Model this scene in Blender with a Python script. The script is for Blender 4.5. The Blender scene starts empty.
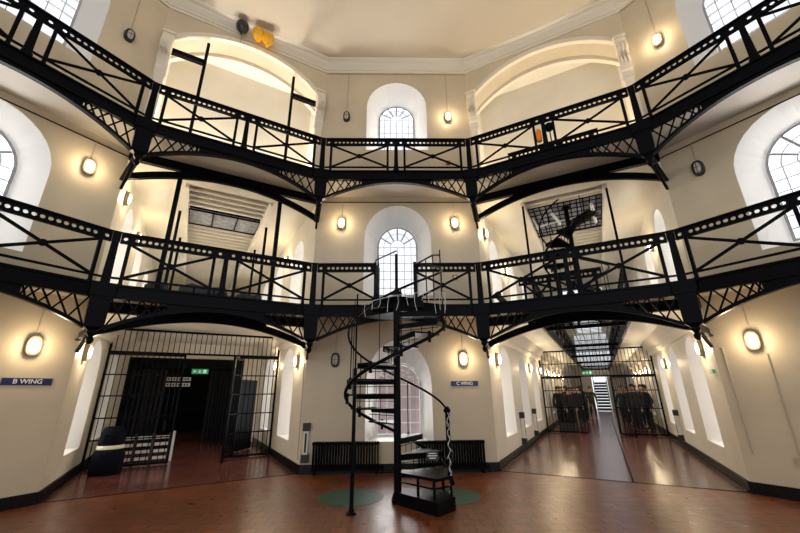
import bpy, bmesh, math, random
from mathutils import Vector, Matrix
random.seed(7)
PI = math.pi
S = bpy.context.scene
COL = S.collection

# ------------------------------------------------------------------ materials
def mat(name, col, rough=0.5, metal=0.0, bump=0.0, bscale=8.0, var=0.0, vscale=3.0, emit=None, estr=0.0, spec=None):
    m = bpy.data.materials.new(name); m.use_nodes = True
    nt = m.node_tree; b = nt.nodes['Principled BSDF']
    b.inputs['Base Color'].default_value = (*col, 1)
    b.inputs['Roughness'].default_value = rough
    b.inputs['Metallic'].default_value = metal
    if spec is not None: b.inputs['Specular IOR Level'].default_value = spec
    tc = nt.nodes.new('ShaderNodeTexCoord')
    if var > 0:
        n = nt.nodes.new('ShaderNodeTexNoise'); n.inputs['Scale'].default_value = vscale
        n.inputs['Detail'].default_value = 6
        nt.links.new(tc.outputs['Object'], n.inputs['Vector'])
        r = nt.nodes.new('ShaderNodeValToRGB')
        r.color_ramp.elements[0].position = 0.3; r.color_ramp.elements[1].position = 0.7
        r.color_ramp.elements[0].color = (*[c * (1 - var) for c in col], 1)
        r.color_ramp.elements[1].color = (*[min(1, c * (1 + var * 0.5)) for c in col], 1)
        nt.links.new(n.outputs['Fac'], r.inputs['Fac']); nt.links.new(r.outputs['Color'], b.inputs['Base Color'])
    if bump > 0:
        n = nt.nodes.new('ShaderNodeTexNoise'); n.inputs['Scale'].default_value = bscale; n.inputs['Detail'].default_value = 5
        nt.links.new(tc.outputs['Object'], n.inputs['Vector'])
        bp = nt.nodes.new('ShaderNodeBump'); bp.inputs['Strength'].default_value = bump; bp.inputs['Distance'].default_value = 0.02
        nt.links.new(n.outputs['Fac'], bp.inputs['Height']); nt.links.new(bp.outputs['Normal'], b.inputs['Normal'])
    if emit:
        b.inputs['Emission Color'].default_value = (*emit, 1); b.inputs['Emission Strength'].default_value = estr
    return m

def mat_tiles(name, c1, c2, mortar, rough, w, h, off=0.5, rot=0.0, ms=0.006, bump=0.3):
    m = bpy.data.materials.new(name); m.use_nodes = True
    nt = m.node_tree; b = nt.nodes['Principled BSDF']
    tc = nt.nodes.new('ShaderNodeTexCoord'); mp = nt.nodes.new('ShaderNodeMapping'); mp.inputs['Rotation'].default_value = (0, 0, rot)
    nt.links.new(tc.outputs['Object'], mp.inputs['Vector'])
    br = nt.nodes.new('ShaderNodeTexBrick'); br.inputs['Scale'].default_value = 1
    br.inputs['Brick Width'].default_value = w; br.inputs['Row Height'].default_value = h
    br.inputs['Mortar Size'].default_value = ms; br.offset = off
    br.inputs['Color1'].default_value = (*c1, 1); br.inputs['Color2'].default_value = (*c2, 1); br.inputs['Mortar'].default_value = (*mortar, 1)
    nt.links.new(mp.outputs['Vector'], br.inputs['Vector'])
    n = nt.nodes.new('ShaderNodeTexNoise'); n.inputs['Scale'].default_value = 0.7; n.inputs['Detail'].default_value = 6
    nt.links.new(tc.outputs['Object'], n.inputs['Vector'])
    mx = nt.nodes.new('ShaderNodeMixRGB'); mx.blend_type = 'MULTIPLY'; mx.inputs['Fac'].default_value = 0.7
    r = nt.nodes.new('ShaderNodeValToRGB'); r.color_ramp.elements[0].position = .3; r.color_ramp.elements[1].position = .7
    r.color_ramp.elements[0].color = (.55, .5, .5, 1); r.color_ramp.elements[1].color = (1.1, 1.1, 1.1, 1)
    nt.links.new(n.outputs['Fac'], r.inputs['Fac'])
    nt.links.new(br.outputs['Color'], mx.inputs['Color1']); nt.links.new(r.outputs['Color'], mx.inputs['Color2'])
    nt.links.new(mx.outputs['Color'], b.inputs['Base Color'])
    n2 = nt.nodes.new('ShaderNodeTexNoise'); n2.inputs['Scale'].default_value = 5; n2.inputs['Detail'].default_value = 4
    nt.links.new(tc.outputs['Object'], n2.inputs['Vector'])
    rr = nt.nodes.new('ShaderNodeMapRange'); rr.inputs['To Min'].default_value = rough - .08; rr.inputs['To Max'].default_value = rough + .12
    nt.links.new(n2.outputs['Fac'], rr.inputs['Value']); nt.links.new(rr.outputs['Result'], b.inputs['Roughness'])
    mth = nt.nodes.new('ShaderNodeMath'); mth.operation = 'SUBTRACT'
    ml = nt.nodes.new('ShaderNodeMath'); ml.operation = 'MULTIPLY'; ml.inputs[1].default_value = .5
    nt.links.new(n2.outputs['Fac'], ml.inputs[0]); nt.links.new(ml.outputs[0], mth.inputs[0]); nt.links.new(br.outputs['Fac'], mth.inputs[1])
    bp = nt.nodes.new('ShaderNodeBump'); bp.inputs['Strength'].default_value = bump; bp.inputs['Distance'].default_value = 0.01
    nt.links.new(mth.outputs[0], bp.inputs['Height']); nt.links.new(bp.outputs['Normal'], b.inputs['Normal'])
    return m

M = {}
M['wall'] = mat('cream_wall_paint', (.66, .555, .395), .42, bump=.25, bscale=2.5, var=.10, vscale=1.2)
M['wallw'] = mat('pale_wall_paint', (.82, .75, .62), .45, bump=.2, bscale=2.5, var=.06, vscale=1.5)
M['ceil'] = mat('ceiling_plaster', (.62, .53, .41), .7, bump=.15, bscale=1.5, var=.10, vscale=.35)
M['mould'] = mat('moulding_plaster', (.82, .74, .60), .5, bump=.15, bscale=6)
M['reveal'] = mat('white_reveal_paint', (.86, .84, .80), .45, bump=.15, bscale=3)
M['soffit'] = mat('soffit_paint', (.56, .50, .42), .55, var=.12, vscale=1)
M['iron'] = mat('black_iron_paint', (.0022, .0024, .0042), .38, bump=.15, bscale=30, spec=.07)
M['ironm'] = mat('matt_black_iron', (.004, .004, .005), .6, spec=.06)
M['base'] = mat('black_skirting_paint', (.006, .006, .008), .35, spec=.25)
M['floor'] = mat_tiles('red_quarry_tiles', (.29, .086, .030), (.18, .052, .020), (.05, .025, .015), .29, .23, .23, .5, 0, .009, .06)
M['floor2'] = mat_tiles('worn_corridor_tiles', (.19, .062, .046), (.12, .04, .032), (.04, .02, .018), .19, .45, .45, .0, math.radians(28.6), .010, .12)
M['glassw'] = mat('bright_sky_pane', (.9, .93, 1), .1)
M['frame'] = mat('glare_paled_window_bars', (.42, .42, .45), .5)  # bars coloured lighter to stand for the window glare
M['framew'] = mat('white_window_bar_paint', (.8, .8, .8), .4)
M['green'] = mat('dark_green_floor_paint', (.008, .07, .038), .5, var=.3, vscale=4)
M['navy'] = mat('navy_sign', (.012, .022, .11), .35)
M['white'] = mat('white_lettering', (.85, .85, .82), .4)
M['whitep'] = mat('white_plastic', (.75, .74, .70), .4)
M['lens_on'] = mat('lit_lamp_lens', (.9, .85, .7), .3, emit=(1, .86, .62), estr=14)
M['lens_off'] = mat('unlit_lamp_lens', (.55, .5, .42), .3)
M['board'] = mat('white_boarding_paint', (.86, .80, .68), .5, var=.08, vscale=2)
M['grey'] = mat('glow_paled_metal', (.30, .25, .17), .45)
M['red'] = mat('red_plastic', (.5, .03, .02), .4)
M['exit'] = mat('green_exit_sign_face', (.02, .35, .12), .4, emit=(.03, .6, .2), estr=.2)
M['exitw'] = mat('white_exit_symbol', (.8, .9, .8), .4, emit=(.8, 1, .8), estr=.3)
M['orange'] = mat('orange_yellow_balloon', (.85, .42, .01), .3)
M['orange2'] = mat('deep_orange_plastic', (.9, .24, .01), .4)
M['blackb'] = mat('black_balloon', (.012, .012, .012), .25)
M['rubber'] = mat('black_plastic', (.014, .014, .016), .45)
M['navyb'] = mat('dark_navy_plastic', (.003, .004, .009), .8, spec=.1)
M['band'] = mat('cream_reflective_band', (.75, .72, .52), .35)
M['pipe'] = mat('conduit_painted_cream', (.50, .42, .30), .5)
M['pipew'] = mat('white_pipe', (.8, .8, .8), .35)
M['brick'] = mat_tiles('yard_brick', (.50, .40, .41), (.40, .32, .35), (.5, .46, .46), .8, .23, .075, .5, 0, .01)
M['skin'] = mat('skin', (.55, .32, .22), .5)
M['hair'] = mat('dark_hair', (.02, .013, .008), .6)
M['coat1'] = mat('black_coat', (.012, .012, .015), .8)
M['coat2'] = mat('navy_coat', (.015, .02, .045), .8)
M['coat3'] = mat('dark_olive_coat', (.03, .03, .018), .8)
M['coat4'] = mat('charcoal_coat', (.035, .033, .035), .8)
M['jeans'] = mat('dark_trousers', (.015, .018, .03), .8)
M['fairy'] = mat('icicle_light_strand', (.7, .72, .75), .3)
def glass():
    m = bpy.data.materials.new('clear_window_glass'); m.use_nodes = True; nt = m.node_tree; nt.nodes.clear()
    o = nt.nodes.new('ShaderNodeOutputMaterial'); t = nt.nodes.new('ShaderNodeBsdfTransparent'); t.inputs[0].default_value = (.96, .97, 1, 1)
    g = nt.nodes.new('ShaderNodeBsdfGlossy'); g.inputs['Roughness'].default_value = .02
    f = nt.nodes.new('ShaderNodeFresnel'); f.inputs[0].default_value = 1.3
    mx = nt.nodes.new('ShaderNodeMixShader'); nt.links.new(f.outputs[0], mx.inputs[0]); nt.links.new(t.outputs[0], mx.inputs[1]); nt.links.new(g.outputs[0], mx.inputs[2])
    nt.links.new(mx.outputs[0], o.inputs['Surface']); return m
M['glass'] = glass()

# ------------------------------------------------------------------ helpers
class MB:
    def __init__(s): s.bm = bmesh.new()
    def box(s, x0, x1, y0, y1, z0, z1, mx=None):
        v = [s.bm.verts.new((x, y, z)) for x in (x0, x1) for y in (y0, y1) for z in (z0, z1)]
        for f in ((0, 1, 3, 2), (4, 6, 7, 5), (0, 4, 5, 1), (2, 3, 7, 6), (0, 2, 6, 4), (1, 5, 7, 3)):
            s.bm.faces.new([v[i] for i in f])
        if mx is not None:
            for q in v: q.co = mx @ q.co
        return s
    def bar(s, a, b, w, d, up=(0, 0, 1)):
        """rectangular bar from a to b: w across, d along the 'up x dir' normal"""
        a, b = Vector(a), Vector(b); e = b - a; L = e.length
        if L < 1e-6: return s
        e.normalize(); u = Vector(up)
        n = e.cross(u)
        if n.length < 1e-4: n = e.cross(Vector((0, 1, 0)))
        n.normalize(); u = n.cross(e)
        R = Matrix((e, n, u)).transposed().to_4x4(); R.translation = a
        return s.box(0, L, -d / 2, d / 2, -w / 2, w / 2, R)
    def tube(s, pts, r, n=8, closed=False):
        pts = [Vector(p) for p in pts]; rings = []
        rr = r if isinstance(r, (list, tuple)) else [r] * len(pts)
        prev = None
        for i, p in enumerate(pts):
            t = (pts[min(i + 1, len(pts) - 1)] - pts[max(i - 1, 0)])
            if t.length < 1e-7: t = Vector((0, 0, 1))
            t.normalize()
            if prev is None:
                u = t.cross(Vector((0, 0, 1)))
                if u.length < .05: u = t.cross(Vector((1, 0, 0)))
            else: u = prev - t * prev.dot(t)
            u.normalize(); prev = u; w = t.cross(u)
            rings.append([s.bm.verts.new(p + (u * math.cos(2 * PI * k / n) + w * math.sin(2 * PI * k / n)) * rr[i]) for k in range(n)])
        for A, B in zip(rings, rings[1:]):
            for k in range(n): s.bm.faces.new((A[k], A[(k + 1) % n], B[(k + 1) % n], B[k]))
        s.bm.faces.new(rings[0][::-1]); s.bm.faces.new(rings[-1])
        return s
    def lathe(s, prof, n=16, mx=None):
        rings = []
        for r, z in prof:
            rings.append([s.bm.verts.new((r * math.cos(2 * PI * k / n), r * math.sin(2 * PI * k / n), z)) for k in range(n)])
        for A, B in zip(rings, rings[1:]):
            for k in range(n): s.bm.faces.new((A[k], A[(k + 1) % n], B[(k + 1) % n], B[k]))
        s.bm.faces.new(rings[0][::-1]); s.bm.faces.new(rings[-1])
        if mx is not None:
            for R in rings:
                for v in R: v.co = mx @ v.co
        return s
    def prism(s, poly, d0, d1, axis='y'):
        """poly of 2-D points extruded: axis y: (x,z) extruded in y; axis z: (x,y) extruded in z; axis x: (y,z)"""
        def P(p, d): return {'y': (p[0], d, p[1]), 'z': (p[0], p[1], d), 'x': (d, p[0], p[1])}[axis]
        A = [s.bm.verts.new(P(p, d0)) for p in poly]; B = [s.bm.verts.new(P(p, d1)) for p in poly]; n = len(poly)
        s.bm.faces.new(A); s.bm.faces.new(B[::-1])
        for i in range(n): s.bm.faces.new((A[i], B[i], B[(i + 1) % n], A[(i + 1) % n]))
        return s
    def strip(s, A, B, closed=False):
        va = [s.bm.verts.new(p) for p in A]; vb = [s.bm.verts.new(p) for p in B]; n = len(va)
        for i in range(n if closed else n - 1):
            j = (i + 1) % n
            s.bm.faces.new((va[i], va[j], vb[j], vb[i]))
        return s
    def holed(s, outer, holes, y0, y1):
        """plate in the xz plane with holes, thickness y0..y1 (y1 None = flat)"""
        es = []
        for loop in [outer] + holes:
            vs = [s.bm.verts.new((p[0], y0, p[1])) for p in loop]
            for i in range(len(vs)): es.append(s.bm.edges.new((vs[i], vs[(i + 1) % len(vs)])))
        g = bmesh.ops.triangle_fill(s.bm, edges=es, use_beauty=True, use_dissolve=False)
        fs = [f for f in g['geom'] if isinstance(f, bmesh.types.BMFace)]
        if y1 is not None:
            e = bmesh.ops.extrude_face_region(s.bm, geom=fs, use_keep_orig=True)
            for v in e['geom']:
                if isinstance(v, bmesh.types.BMVert): v.co.y = y1
        return s
    def mesh(s, name, m, smooth=False):
        bmesh.ops.recalc_face_normals(s.bm, faces=s.bm.faces[:])
        me = bpy.data.meshes.new(name); s.bm.to_mesh(me); s.bm.free()
        if m is not None: me.materials.append(m)
        if smooth:
            for p in me.polygons: p.use_smooth = True
        return me
    def obj(s, name, m, parent=None, smooth=False, loc=None, rz=0):
        o = bpy.data.objects.new(name, s.mesh(name, m, smooth)); COL.objects.link(o)
        if parent is not None: o.parent = parent
        if loc is not None: o.location = loc
        if rz: o.rotation_euler.z = rz
        return o

def tag(o, label=None, cat=None, group=None, kind=None):
    if label: o['label'] = label
    if cat: o['category'] = cat
    if group: o['group'] = group
    if kind: o['kind'] = kind
    return o
def struct(o, label=None): return tag(o, label, None, None, 'structure')
def thing(name, label, cat, loc=(0, 0, 0), rz=0, group=None):
    o = bpy.data.objects.new(name, None); COL.objects.link(o); o.empty_display_size = .1
    o.location = loc; o.rotation_euler.z = rz
    return tag(o, label, cat, group)
def dup(root, loc, rz, label=None, group=None):
    r = root.copy(); COL.objects.link(r); r.location = loc; r.rotation_euler.z = rz
    if label: r['label'] = label
    if group: r['group'] = group
    for ch in list(root.children):
        c = ch.copy(); COL.objects.link(c); c.parent = r
        for g in ch.children:
            d = g.copy(); COL.objects.link(d); d.parent = c
    return r

def arch_loop(cx, hw, z0, zs, zt, n=16):
    """closed outline, anticlockwise from bottom left: sill z0, spring zs, top zt (elliptic)"""
    L = [(cx - hw, z0), (cx + hw, z0)]
    for k in range(n + 1):
        a = PI * k / n
        L.append((cx + hw * math.cos(a), zs + (zt - zs) * math.sin(a)))
    return L

class Bay:
    """local frame: x left to right seen from the hall, y outwards, z up"""
    def __init__(s, A, B):
        s.A = Vector((A[0], A[1], 0)); d = Vector((B[0] - A[0], B[1] - A[1], 0)); s.L = d.length
        s.rz = math.atan2(d.y, d.x)
        s.e = d.normalized(); s.n = Vector((-s.e.y, s.e.x, 0))
    def w(s, x, y, z=0): p = s.A + s.e * x + s.n * y; return (p.x, p.y, z)

C1 = (2.145, 8.83); C2 = (5.83, 6.825); C3 = (8.06, 3.28); C4 = (8.06, -3.0)
RX = -0.03
G1 = (1.825, 7.72); G2 = (4.95, 6.0); G3 = (6.85, 2.98); G4 = (6.85, -2.9)
def mir(p): return (-p[0], p[1])
W = dict(SL=Bay(mir(C3), mir(C2)), L=Bay(mir(C2), mir(C1)), F=Bay(mir(C1), C1), R=Bay(C1, C2), SR=Bay(C2, C3), AL=Bay(mir(C4), mir(C3)), AR=Bay(C3, C4))
def sh(p): return (p[0] + RX, p[1])
R_ = dict(SL=Bay(sh(mir(G3)), sh(mir(G2))), L=Bay(sh(mir(G2)), sh(mir(G1))), F=Bay(sh(mir(G1)), sh(G1)), R=Bay(sh(G1), sh(G2)), SR=Bay(sh(G2), sh(G3)))
ZC = 11.36
D_UP, D_LO = 6.72, 3.38
BAYTXT = dict(SL='left side wall', L='left wing opening', F='far wall', R='right wing opening', SR='right side wall')

# ------------------------------------------------------------------ walls
def window_unit(bay, tag_n, cx, hw, z0, zs, zt, ihw, iz0, izs, izt, dep, cols, label, fm='frame', rows=.24):
    """reveal strip + glazing bars + pane, in the bay frame"""
    lo = arch_loop(cx, hw, z0, zs, zt); li = arch_loop(cx, ihw, iz0, izs, izt)
    wobj = MB().strip([(p[0], 0, p[1]) for p in lo], [(p[0], dep, p[1]) for p in li], True).obj('window_%d' % tag_n, M['reveal'], None, False, bay.A, bay.rz)
    struct(wobj, label)
    f = MB(); d = dep - .01
    n = len(li); lin = arch_loop(cx, ihw - .05, iz0 + .05, izs, izt - .05)
    # frame ring with depth
    f.strip([(p[0], d, p[1]) for p in li], [(p[0], d, p[1]) for p in lin], True)
    f.strip([(p[0], d, p[1]) for p in lin], [(p[0], d + .06, p[1]) for p in lin], True)
    t = .016
    for k in range(1, cols):
        x = cx - ihw + 2 * ihw * k / cols
        top = izs
        f.box(x - t / 2, x + t / 2, d, d + .04, iz0, top)
    nr = max(2, round((izs - iz0) / rows))
    for k in range(1, nr + 1):
        z = iz0 + (izs - iz0) * k / nr
        f.box(cx - ihw, cx + ihw, d, d + .04, z - t / 2, z + t / 2)
    # fan: inner half ring and radial bars
    rz_ = izt - izs
    for fr in (.36, .68):
        pts = [(cx + ihw * fr * math.cos(PI * k / 14), d + .02, izs + rz_ * fr * math.sin(PI * k / 14)) for k in range(15)]
        f.tube(pts, t * .6, 6)
    for k in range(1, 6):
        a = PI * k / 6
        f.bar((cx + ihw * .36 * math.cos(a), d + .02, izs + rz_ * .36 * math.sin(a)), (cx + ihw * math.cos(a), d + .02, izs + rz_ * math.sin(a)), t, .04, (0, 1, 0))
    fo = f.obj('window_frame', M[fm], wobj); fo.location = (0, 0, 0)
    pm = MB(); pm.bm.faces.new([pm.bm.verts.new((p[0], dep + .03, p[1])) for p in li])
    pm.obj('window_pane', M['glass'], wobj)
    return wobj

def wall(bay, name, z0, z1, holes, m='wall', label=None):
    outer = [(0, z0), (bay.L, z0), (bay.L, z1), (0, z1)]
    o = MB().holed(outer, holes, 0, None).obj(name, M[m], None, False, bay.A, bay.rz)
    return struct(o, label)

wn = 0
# front wall, three windows one above the other
F = W['F']; cx = F.L / 2 + .01
fw = [(.76, .60, 1.75, 2.80, .56, .64, 1.80, 2.32, 'framew', 'white-barred window at floor level behind the spiral staircase'),
      (.875, 3.90, 5.45, 6.40, .56, 4.02, 5.42, 6.04, 'frame', 'arched window of the far wall above the lower gallery'),
      (.89, 8.20, 9.75, 10.64, .56, 8.28, 9.72, 10.28, 'frame', 'arched window of the far wall above the upper gallery')]
wall(F, 'wall_front', 0, ZC, [arch_loop(cx, a[0], a[1], a[2], a[3]) for a in fw])
for a in fw:
    wn += 1
    window_unit(F, wn, cx, a[0], a[1], a[2], a[3], a[4], a[5], a[6], a[7], .6, 4 if a[8] == 'framew' else 6, a[9], a[8], .30 if a[8] == 'framew' else .24)
sw = [(1.0, 3.95, 5.50, 6.50, .66, 4.08, 5.50, 6.22), (1.03, 8.20, 9.80, 10.78, .68, 8.30, 9.80, 10.42)]
for k, nm in (('SL', 'left'), ('SR', 'right')):
    b = W[k]; c = b.L / 2 + (-.0)
    wall(b, 'wall_' + nm, 0, ZC, [arch_loop(c, a[0], a[1], a[2], a[3]) for a in sw])
    for a, lv in zip(sw, ('lower', 'upper')):
        wn += 1
        window_unit(b, wn, c, a[0], a[1], a[2], a[3], a[4], a[5], a[6], a[7], .45, 6, 'arched window of the %s side wall above the %s gallery' % (nm, lv))
wall(W['AL'], 'wall_far_left', 0, ZC, []); wall(W['AR'], 'wall_far_right', 0, ZC, [])

# floor, ceiling
def poly_obj(name, pts, z0, z1, m, parent=None):
    return MB().prism(pts, z0, z1, 'z').obj(name, M[m], parent)
hall = [mir(C4), mir(C3), mir(C2), mir(C1), C1, C2, C3, C4]
struct(poly_obj('floor', [(-8.06, -4)] + hall[1:-1] + [(8.06, -4)], -.1, 0, 'floor'))
struct(poly_obj('ceiling', [(-8.06, -3.0)] + hall[1:-1] + [(8.06, -3.0)], ZC, ZC + .15, 'ceil'))
# cornice
prof = [(0, -.36), (.03, -.36), (.03, -.30), (.07, -.28), (.07, -.24), (.16, -.14), (.18, -.10), (.18, -.07), (.26, -.03), (.28, -.0), (0, 0)]
t = 0
def offset_pt(i, pts, d):
    P0, P1, P2 = [Vector(p) for p in (pts[i - 1], pts[i], pts[i + 1])]
    e1 = (P1 - P0).normalized(); e2 = (P2 - P1).normalized()
    n1 = Vector((e1.y, -e1.x)); n2 = Vector((e2.y, -e2.x))
    m_ = (n1 + n2).normalized(); return P1 + m_ * (d / max(.2, m_.dot(n1)))
hallx = [(-8.06, -4)] + hall[1:-1] + [(8.06, -4)]
for i in range(1, len(hallx) - 2):
    t += 1
    mb = MB()
    A = []; B = []
    for d, z in prof:
        p = offset_pt(i, hallx, d); q = offset_pt(i + 1, hallx, d)
        A.append((p.x, p.y, ZC + z)); B.append((q.x, q.y, ZC + z))
    mb.strip(A, B)
    struct(mb.obj('trim_%d' % t, M['mould']), 'stepped plaster cornice under the ceiling')
# skirting boards
def skirt(bay, nm, x0=0, x1=None, h=.17):
    mb = MB().box(x0, x1 if x1 is not None else bay.L, -.03, 0, 0, h).box(x0, x1 if x1 is not None else bay.L, -.07, 0, 0, .03)
    struct(mb.obj('baseboard_' + nm, M['base'], None, False, bay.A, bay.rz))
skirt(F, 'front'); skirt(W['SL'], 'left'); skirt(W['SR'], 'right')

# ------------------------------------------------------------------ wings
def seg_arch(x0, x1, zs, zt, n=20):
    """segmental arc from x1 back to x0"""
    w = (x1 - x0) / 2; r_ = zt - zs; R = (w * w + r_ * r_) / (2 * r_); cxx = (x0 + x1) / 2; a0 = math.asin(w / R)
    return [(cxx + R * math.sin(a0 - 2 * a0 * k / n), zt - R + R * math.cos(a0 - 2 * a0 * k / n)) for k in range(n + 1)]

def wing(key, TL, nm):
    b = W[key]; L = b.L
    # wall above the level-3 floor with arched opening
    arc = seg_arch(.10, L - .10, 10.05, 10.90)
    hole = [(.10, 6.73), (L - .10, 6.73)] + arc
    mb = MB().holed([(0, 6.73 - .001), (L, 6.73 - .001), (L, ZC), (0, ZC)], [[(.10, 6.74), (L - .10, 6.74)] + arc], 0, None)
    # soffit of the deep arch
    A = [(p[0], 0, p[1]) for p in [(L - .10, 6.74)] + arc + [(.10, 6.74)]]
    B = [(p[0], .75, p[1]) for p in [(L - .10, 6.74)] + arc + [(.10, 6.74)]]
    mb.strip(A, B)
    struct(mb.obj('wall_%s_wing_arch' % nm, M['wall'], None, False, b.A, b.rz))
    # mouldings round front and back edge
    for y0, w_, nn in ((-.05, .12, 1), (.62, .12, 2)):
        global t; t += 1
        a1 = seg_arch(.10, L - .10, 10.05, 10.90, 24); a2 = seg_arch(.10, L - .10, 10.05 - w_, 10.90 - w_, 24)
        mm_ = MB(); y1 = y0 + (.12 if nn == 1 else .13)
        mm_.strip([(p[0], y0, p[1]) for p in a1], [(p[0], y0, p[1]) for p in a2])
        mm_.strip([(p[0], y0, p[1]) for p in a2], [(p[0], y1, p[1]) for p in a2])
        up = seg_arch(.06, L - .06, 10.09, 10.97, 24)
        if nn == 1: mm_.strip([(p[0], y0 + .0, p[1]) for p in a1], [(p[0], 0, p[1]) for p in up])
        struct(mm_.obj('trim_%d' % t, M['mould'], None, False, b.A, b.rz), 'curved plaster moulding of the wing arch')
    # scrolled consoles
    for side in (0, 1):
        sc = [(0, 10.12), (-.10, 10.12), (-.16, 10.02), (-.14, 9.92), (-.20, 9.84), (-.22, 9.70), (-.16, 9.58), (-.10, 9.52), (-.13, 9.40), (-.11, 9.26), (-.05, 9.14), (-.07, 9.05), (-.03, 8.92), (0, 8.85)]
        x0, x1 = (.03, .27) if side == 0 else (L - .27, L - .03)
        cm = MB().prism(sc, x0, x1, 'x')
        for q in range(3):
            xx = x0 + .03 + q * .075
            cm.prism([(y - .02, z) for y, z in sc[3:10]], xx, xx + .035, 'x')
        cm.box(x0 - .02, x1 + .02, -.14, .10, 10.12, 10.18)
        cm.box(x0 + .02, x1 - .02, -.02, .10, 6.75, 8.9)
        t += 1
        struct(cm.obj('trim_%d' % t, M['mould'], None, False, b.A, b.rz), 'scrolled plaster console at the %s springing of the %s wing arch' % (('left', 'right')[side], nm))
    # level-3 recess
    mb = MB(); mb.box(-.1, L + .1, 1.25, 1.35, 6.6, 11.2); mb.box(0.0, .10, .75, 1.3, 6.7, 11.1); mb.box(L - .10, L, .75, 1.3, 6.7, 11.1)
    mb.box(0, L, .75, 1.3, 10.9, 11.0)
    struct(mb.obj('wall_%s_wing_recess' % nm, M['wallw'], None, False, b.A, b.rz))
    # corridor side walls, lower two storeys, with windows
    ts = [1.76, 4.35, 6.95] + ([9.6, 12.2, 14.8, 17.4, 20.0] if TL > 15 else [])
    for side in (0, 1):
        x = 0 if side == 0 else L
        # own frame: y of wall frame = outward
        if side == 0: wb = Bay(b.w(0, 0)[:2], b.w(0, TL)[:2])
        else: wb = Bay(b.w(L, TL)[:2], b.w(L, 0)[:2])
        holes = []; units = []
        for ti in ts:
            c_ = ti if side == 0 else TL - ti
            holes.append(arch_loop(c_, .66, .54, 2.15, 2.78)); units.append((c_, .66, .54, 2.15, 2.78, .42, .56, 2.2, 2.6))
            holes.append(arch_loop(c_, .66, 3.95, 5.35, 5.98)); units.append((c_, .66, 3.95, 5.35, 5.98, .42, 3.97, 5.3, 5.8))
        sn = '%s_wing_%s' % (nm, ('left', 'right')[side])
        wall(wb, 'wall_' + sn, 0, 6.6, holes, 'wallw')
        for u in units:
            global wn; wn += 1
            window_unit(wb, wn, *u, .45, 4, 'arched window in the %s side of the %s wing, %s storey' % (('left', 'right')[side], nm, 'ground' if u[2] < 1 else 'middle'), 'framew', .4)
        skirt(wb, sn)
        # moulded ledge below the gallery floor
        t += 1
        struct(MB().prism([(0, 2.84), (-.05, 2.84), (-.12, 2.94), (-.12, 3.02), (-.32, 3.27), (0, 3.27)], 0, TL, 'x').obj('trim_%d' % t, M['wallw'], None, False, wb.A, wb.rz), 'moulded ledge under the gallery floor of the %s wing' % nm)
    # gallery floors of the wing (level 2), and landing, level 3 floor
    fm = MB()
    fm.box(0, 1.12, 0, TL, 3.27, 3.37).box(3.12, L, 0, TL, 3.27, 3.37).box(1.12, 3.12, 0, .65, 3.27, 3.37)
    if key == 'L': fm.box(1.12, 3.12, .65, TL, 3.28, 3.36)
    struct(fm.obj('floor_%s_wing_gallery' % nm, M['wallw'], None, False, b.A, b.rz))
    fm = MB()
    fm.box(0, 1.12, 0, TL, 6.5, 6.7).box(3.12, L, 0, TL, 6.5, 6.7).box(1.12, 3.12, 0, .62, 6.5, 6.7)
    struct(fm.obj('floor_%s_wing_top_gallery' % nm, M['wallw'], None, False, b.A, b.rz))
    # ground floor
    struct(MB().box(0, L, 0, TL, -.1, -.0005).obj('floor_%s_wing' % nm, M['floor2'], None, False, b.A, b.rz))
    # boarded ceiling between galleries: lapped boards with a gap for the hatch
    bd = MB(); y = .62
    hatch = (2.25, 3.35) if key == 'L' else (1.30, 3.60)
    TE = TL if key == 'L' else 26
    while y < TE:
        y2 = y + .30
        if not (y2 > hatch[0] + .05 and y < hatch[1] - .05) and not (key == 'R' and y > 12):
            bd.prism([(y, 6.56), (y2, 6.64), (y2, 6.70), (y, 6.70)], 1.12, 3.12, 'x')
            bd.box(1.12, 3.12, y, y + .03, 6.53, 6.70)
        y = y2
    bd.box(1.08, 1.16, .6, TE, 6.40, 6.72).box(3.08, 3.16, .6, TE, 6.40, 6.72)
    bo = bd.obj('boarded_ceiling', M['board'], None, False, b.A, b.rz)
    struct(bo, 'white lapped board ceiling between the galleries of the %s wing' % nm); bo.name = 'ceiling_%s_wing' % nm
    return hatch

hatchL = wing('L', 12.5, 'left')
hatchR = wing('R', 30.0, 'right')
struct(MB().box(0, W['L'].L, 12.5, 12.6, 0, 6.7).obj('wall_left_wing_end', M['wallw'], None, False, W['L'].A, W['L'].rz))
struct(MB().box(0, 1.6, 30.0, 30.3, 0, 2.7).box(2.85, W['R'].L, 30.0, 30.3, 0, 2.7).box(0, W['R'].L, 30.0, 30.3, 2.7, 3.5).box(0, .7, 30.0, 30.3, 3.5, 6.7).box(3.5, W['R'].L, 30.0, 30.3, 3.5, 6.7).box(.7, 3.5, 30.0, 30.3, 6.5, 6.7).obj('wall_right_wing_end', M['wallw'], None, False, W['R'].A, W['R'].rz))

# ------------------------------------------------------------------ galleries
def ofs(z): return z
for D, lv in ((D_UP, 'upper'), (D_LO, 'lower')):
    ring = [sh(mir(G4)), sh(mir(G3)), sh(mir(G2)), sh(mir(G1)), sh(G1), sh(G2), sh(G3), sh(G4)]
    wl_ = [mir(C4), mir(C3), mir(C2), mir(C1), C1, C2, C3, C4]
    nms = ('far left', 'left side wall', 'left wing', 'far wall', 'right wing', 'right side wall', 'far right')
    for i in range(len(ring) - 1):
        q = [ring[i], wl_[i], wl_[i + 1], ring[i + 1]]
        root = thing('gallery_walkway', 'pale-bellied walkway section of the %s gallery at the %s' % (lv, nms[i]), 'walkway', (0, 0, D), 0, 'gallery walkway sections')
        MB().prism(q, -.06, -.012, 'z').obj('deck', M['soffit'], root)
        MB().prism(q, -.01, .015, 'z').obj('walking_surface', M['ironm'], root)

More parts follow.
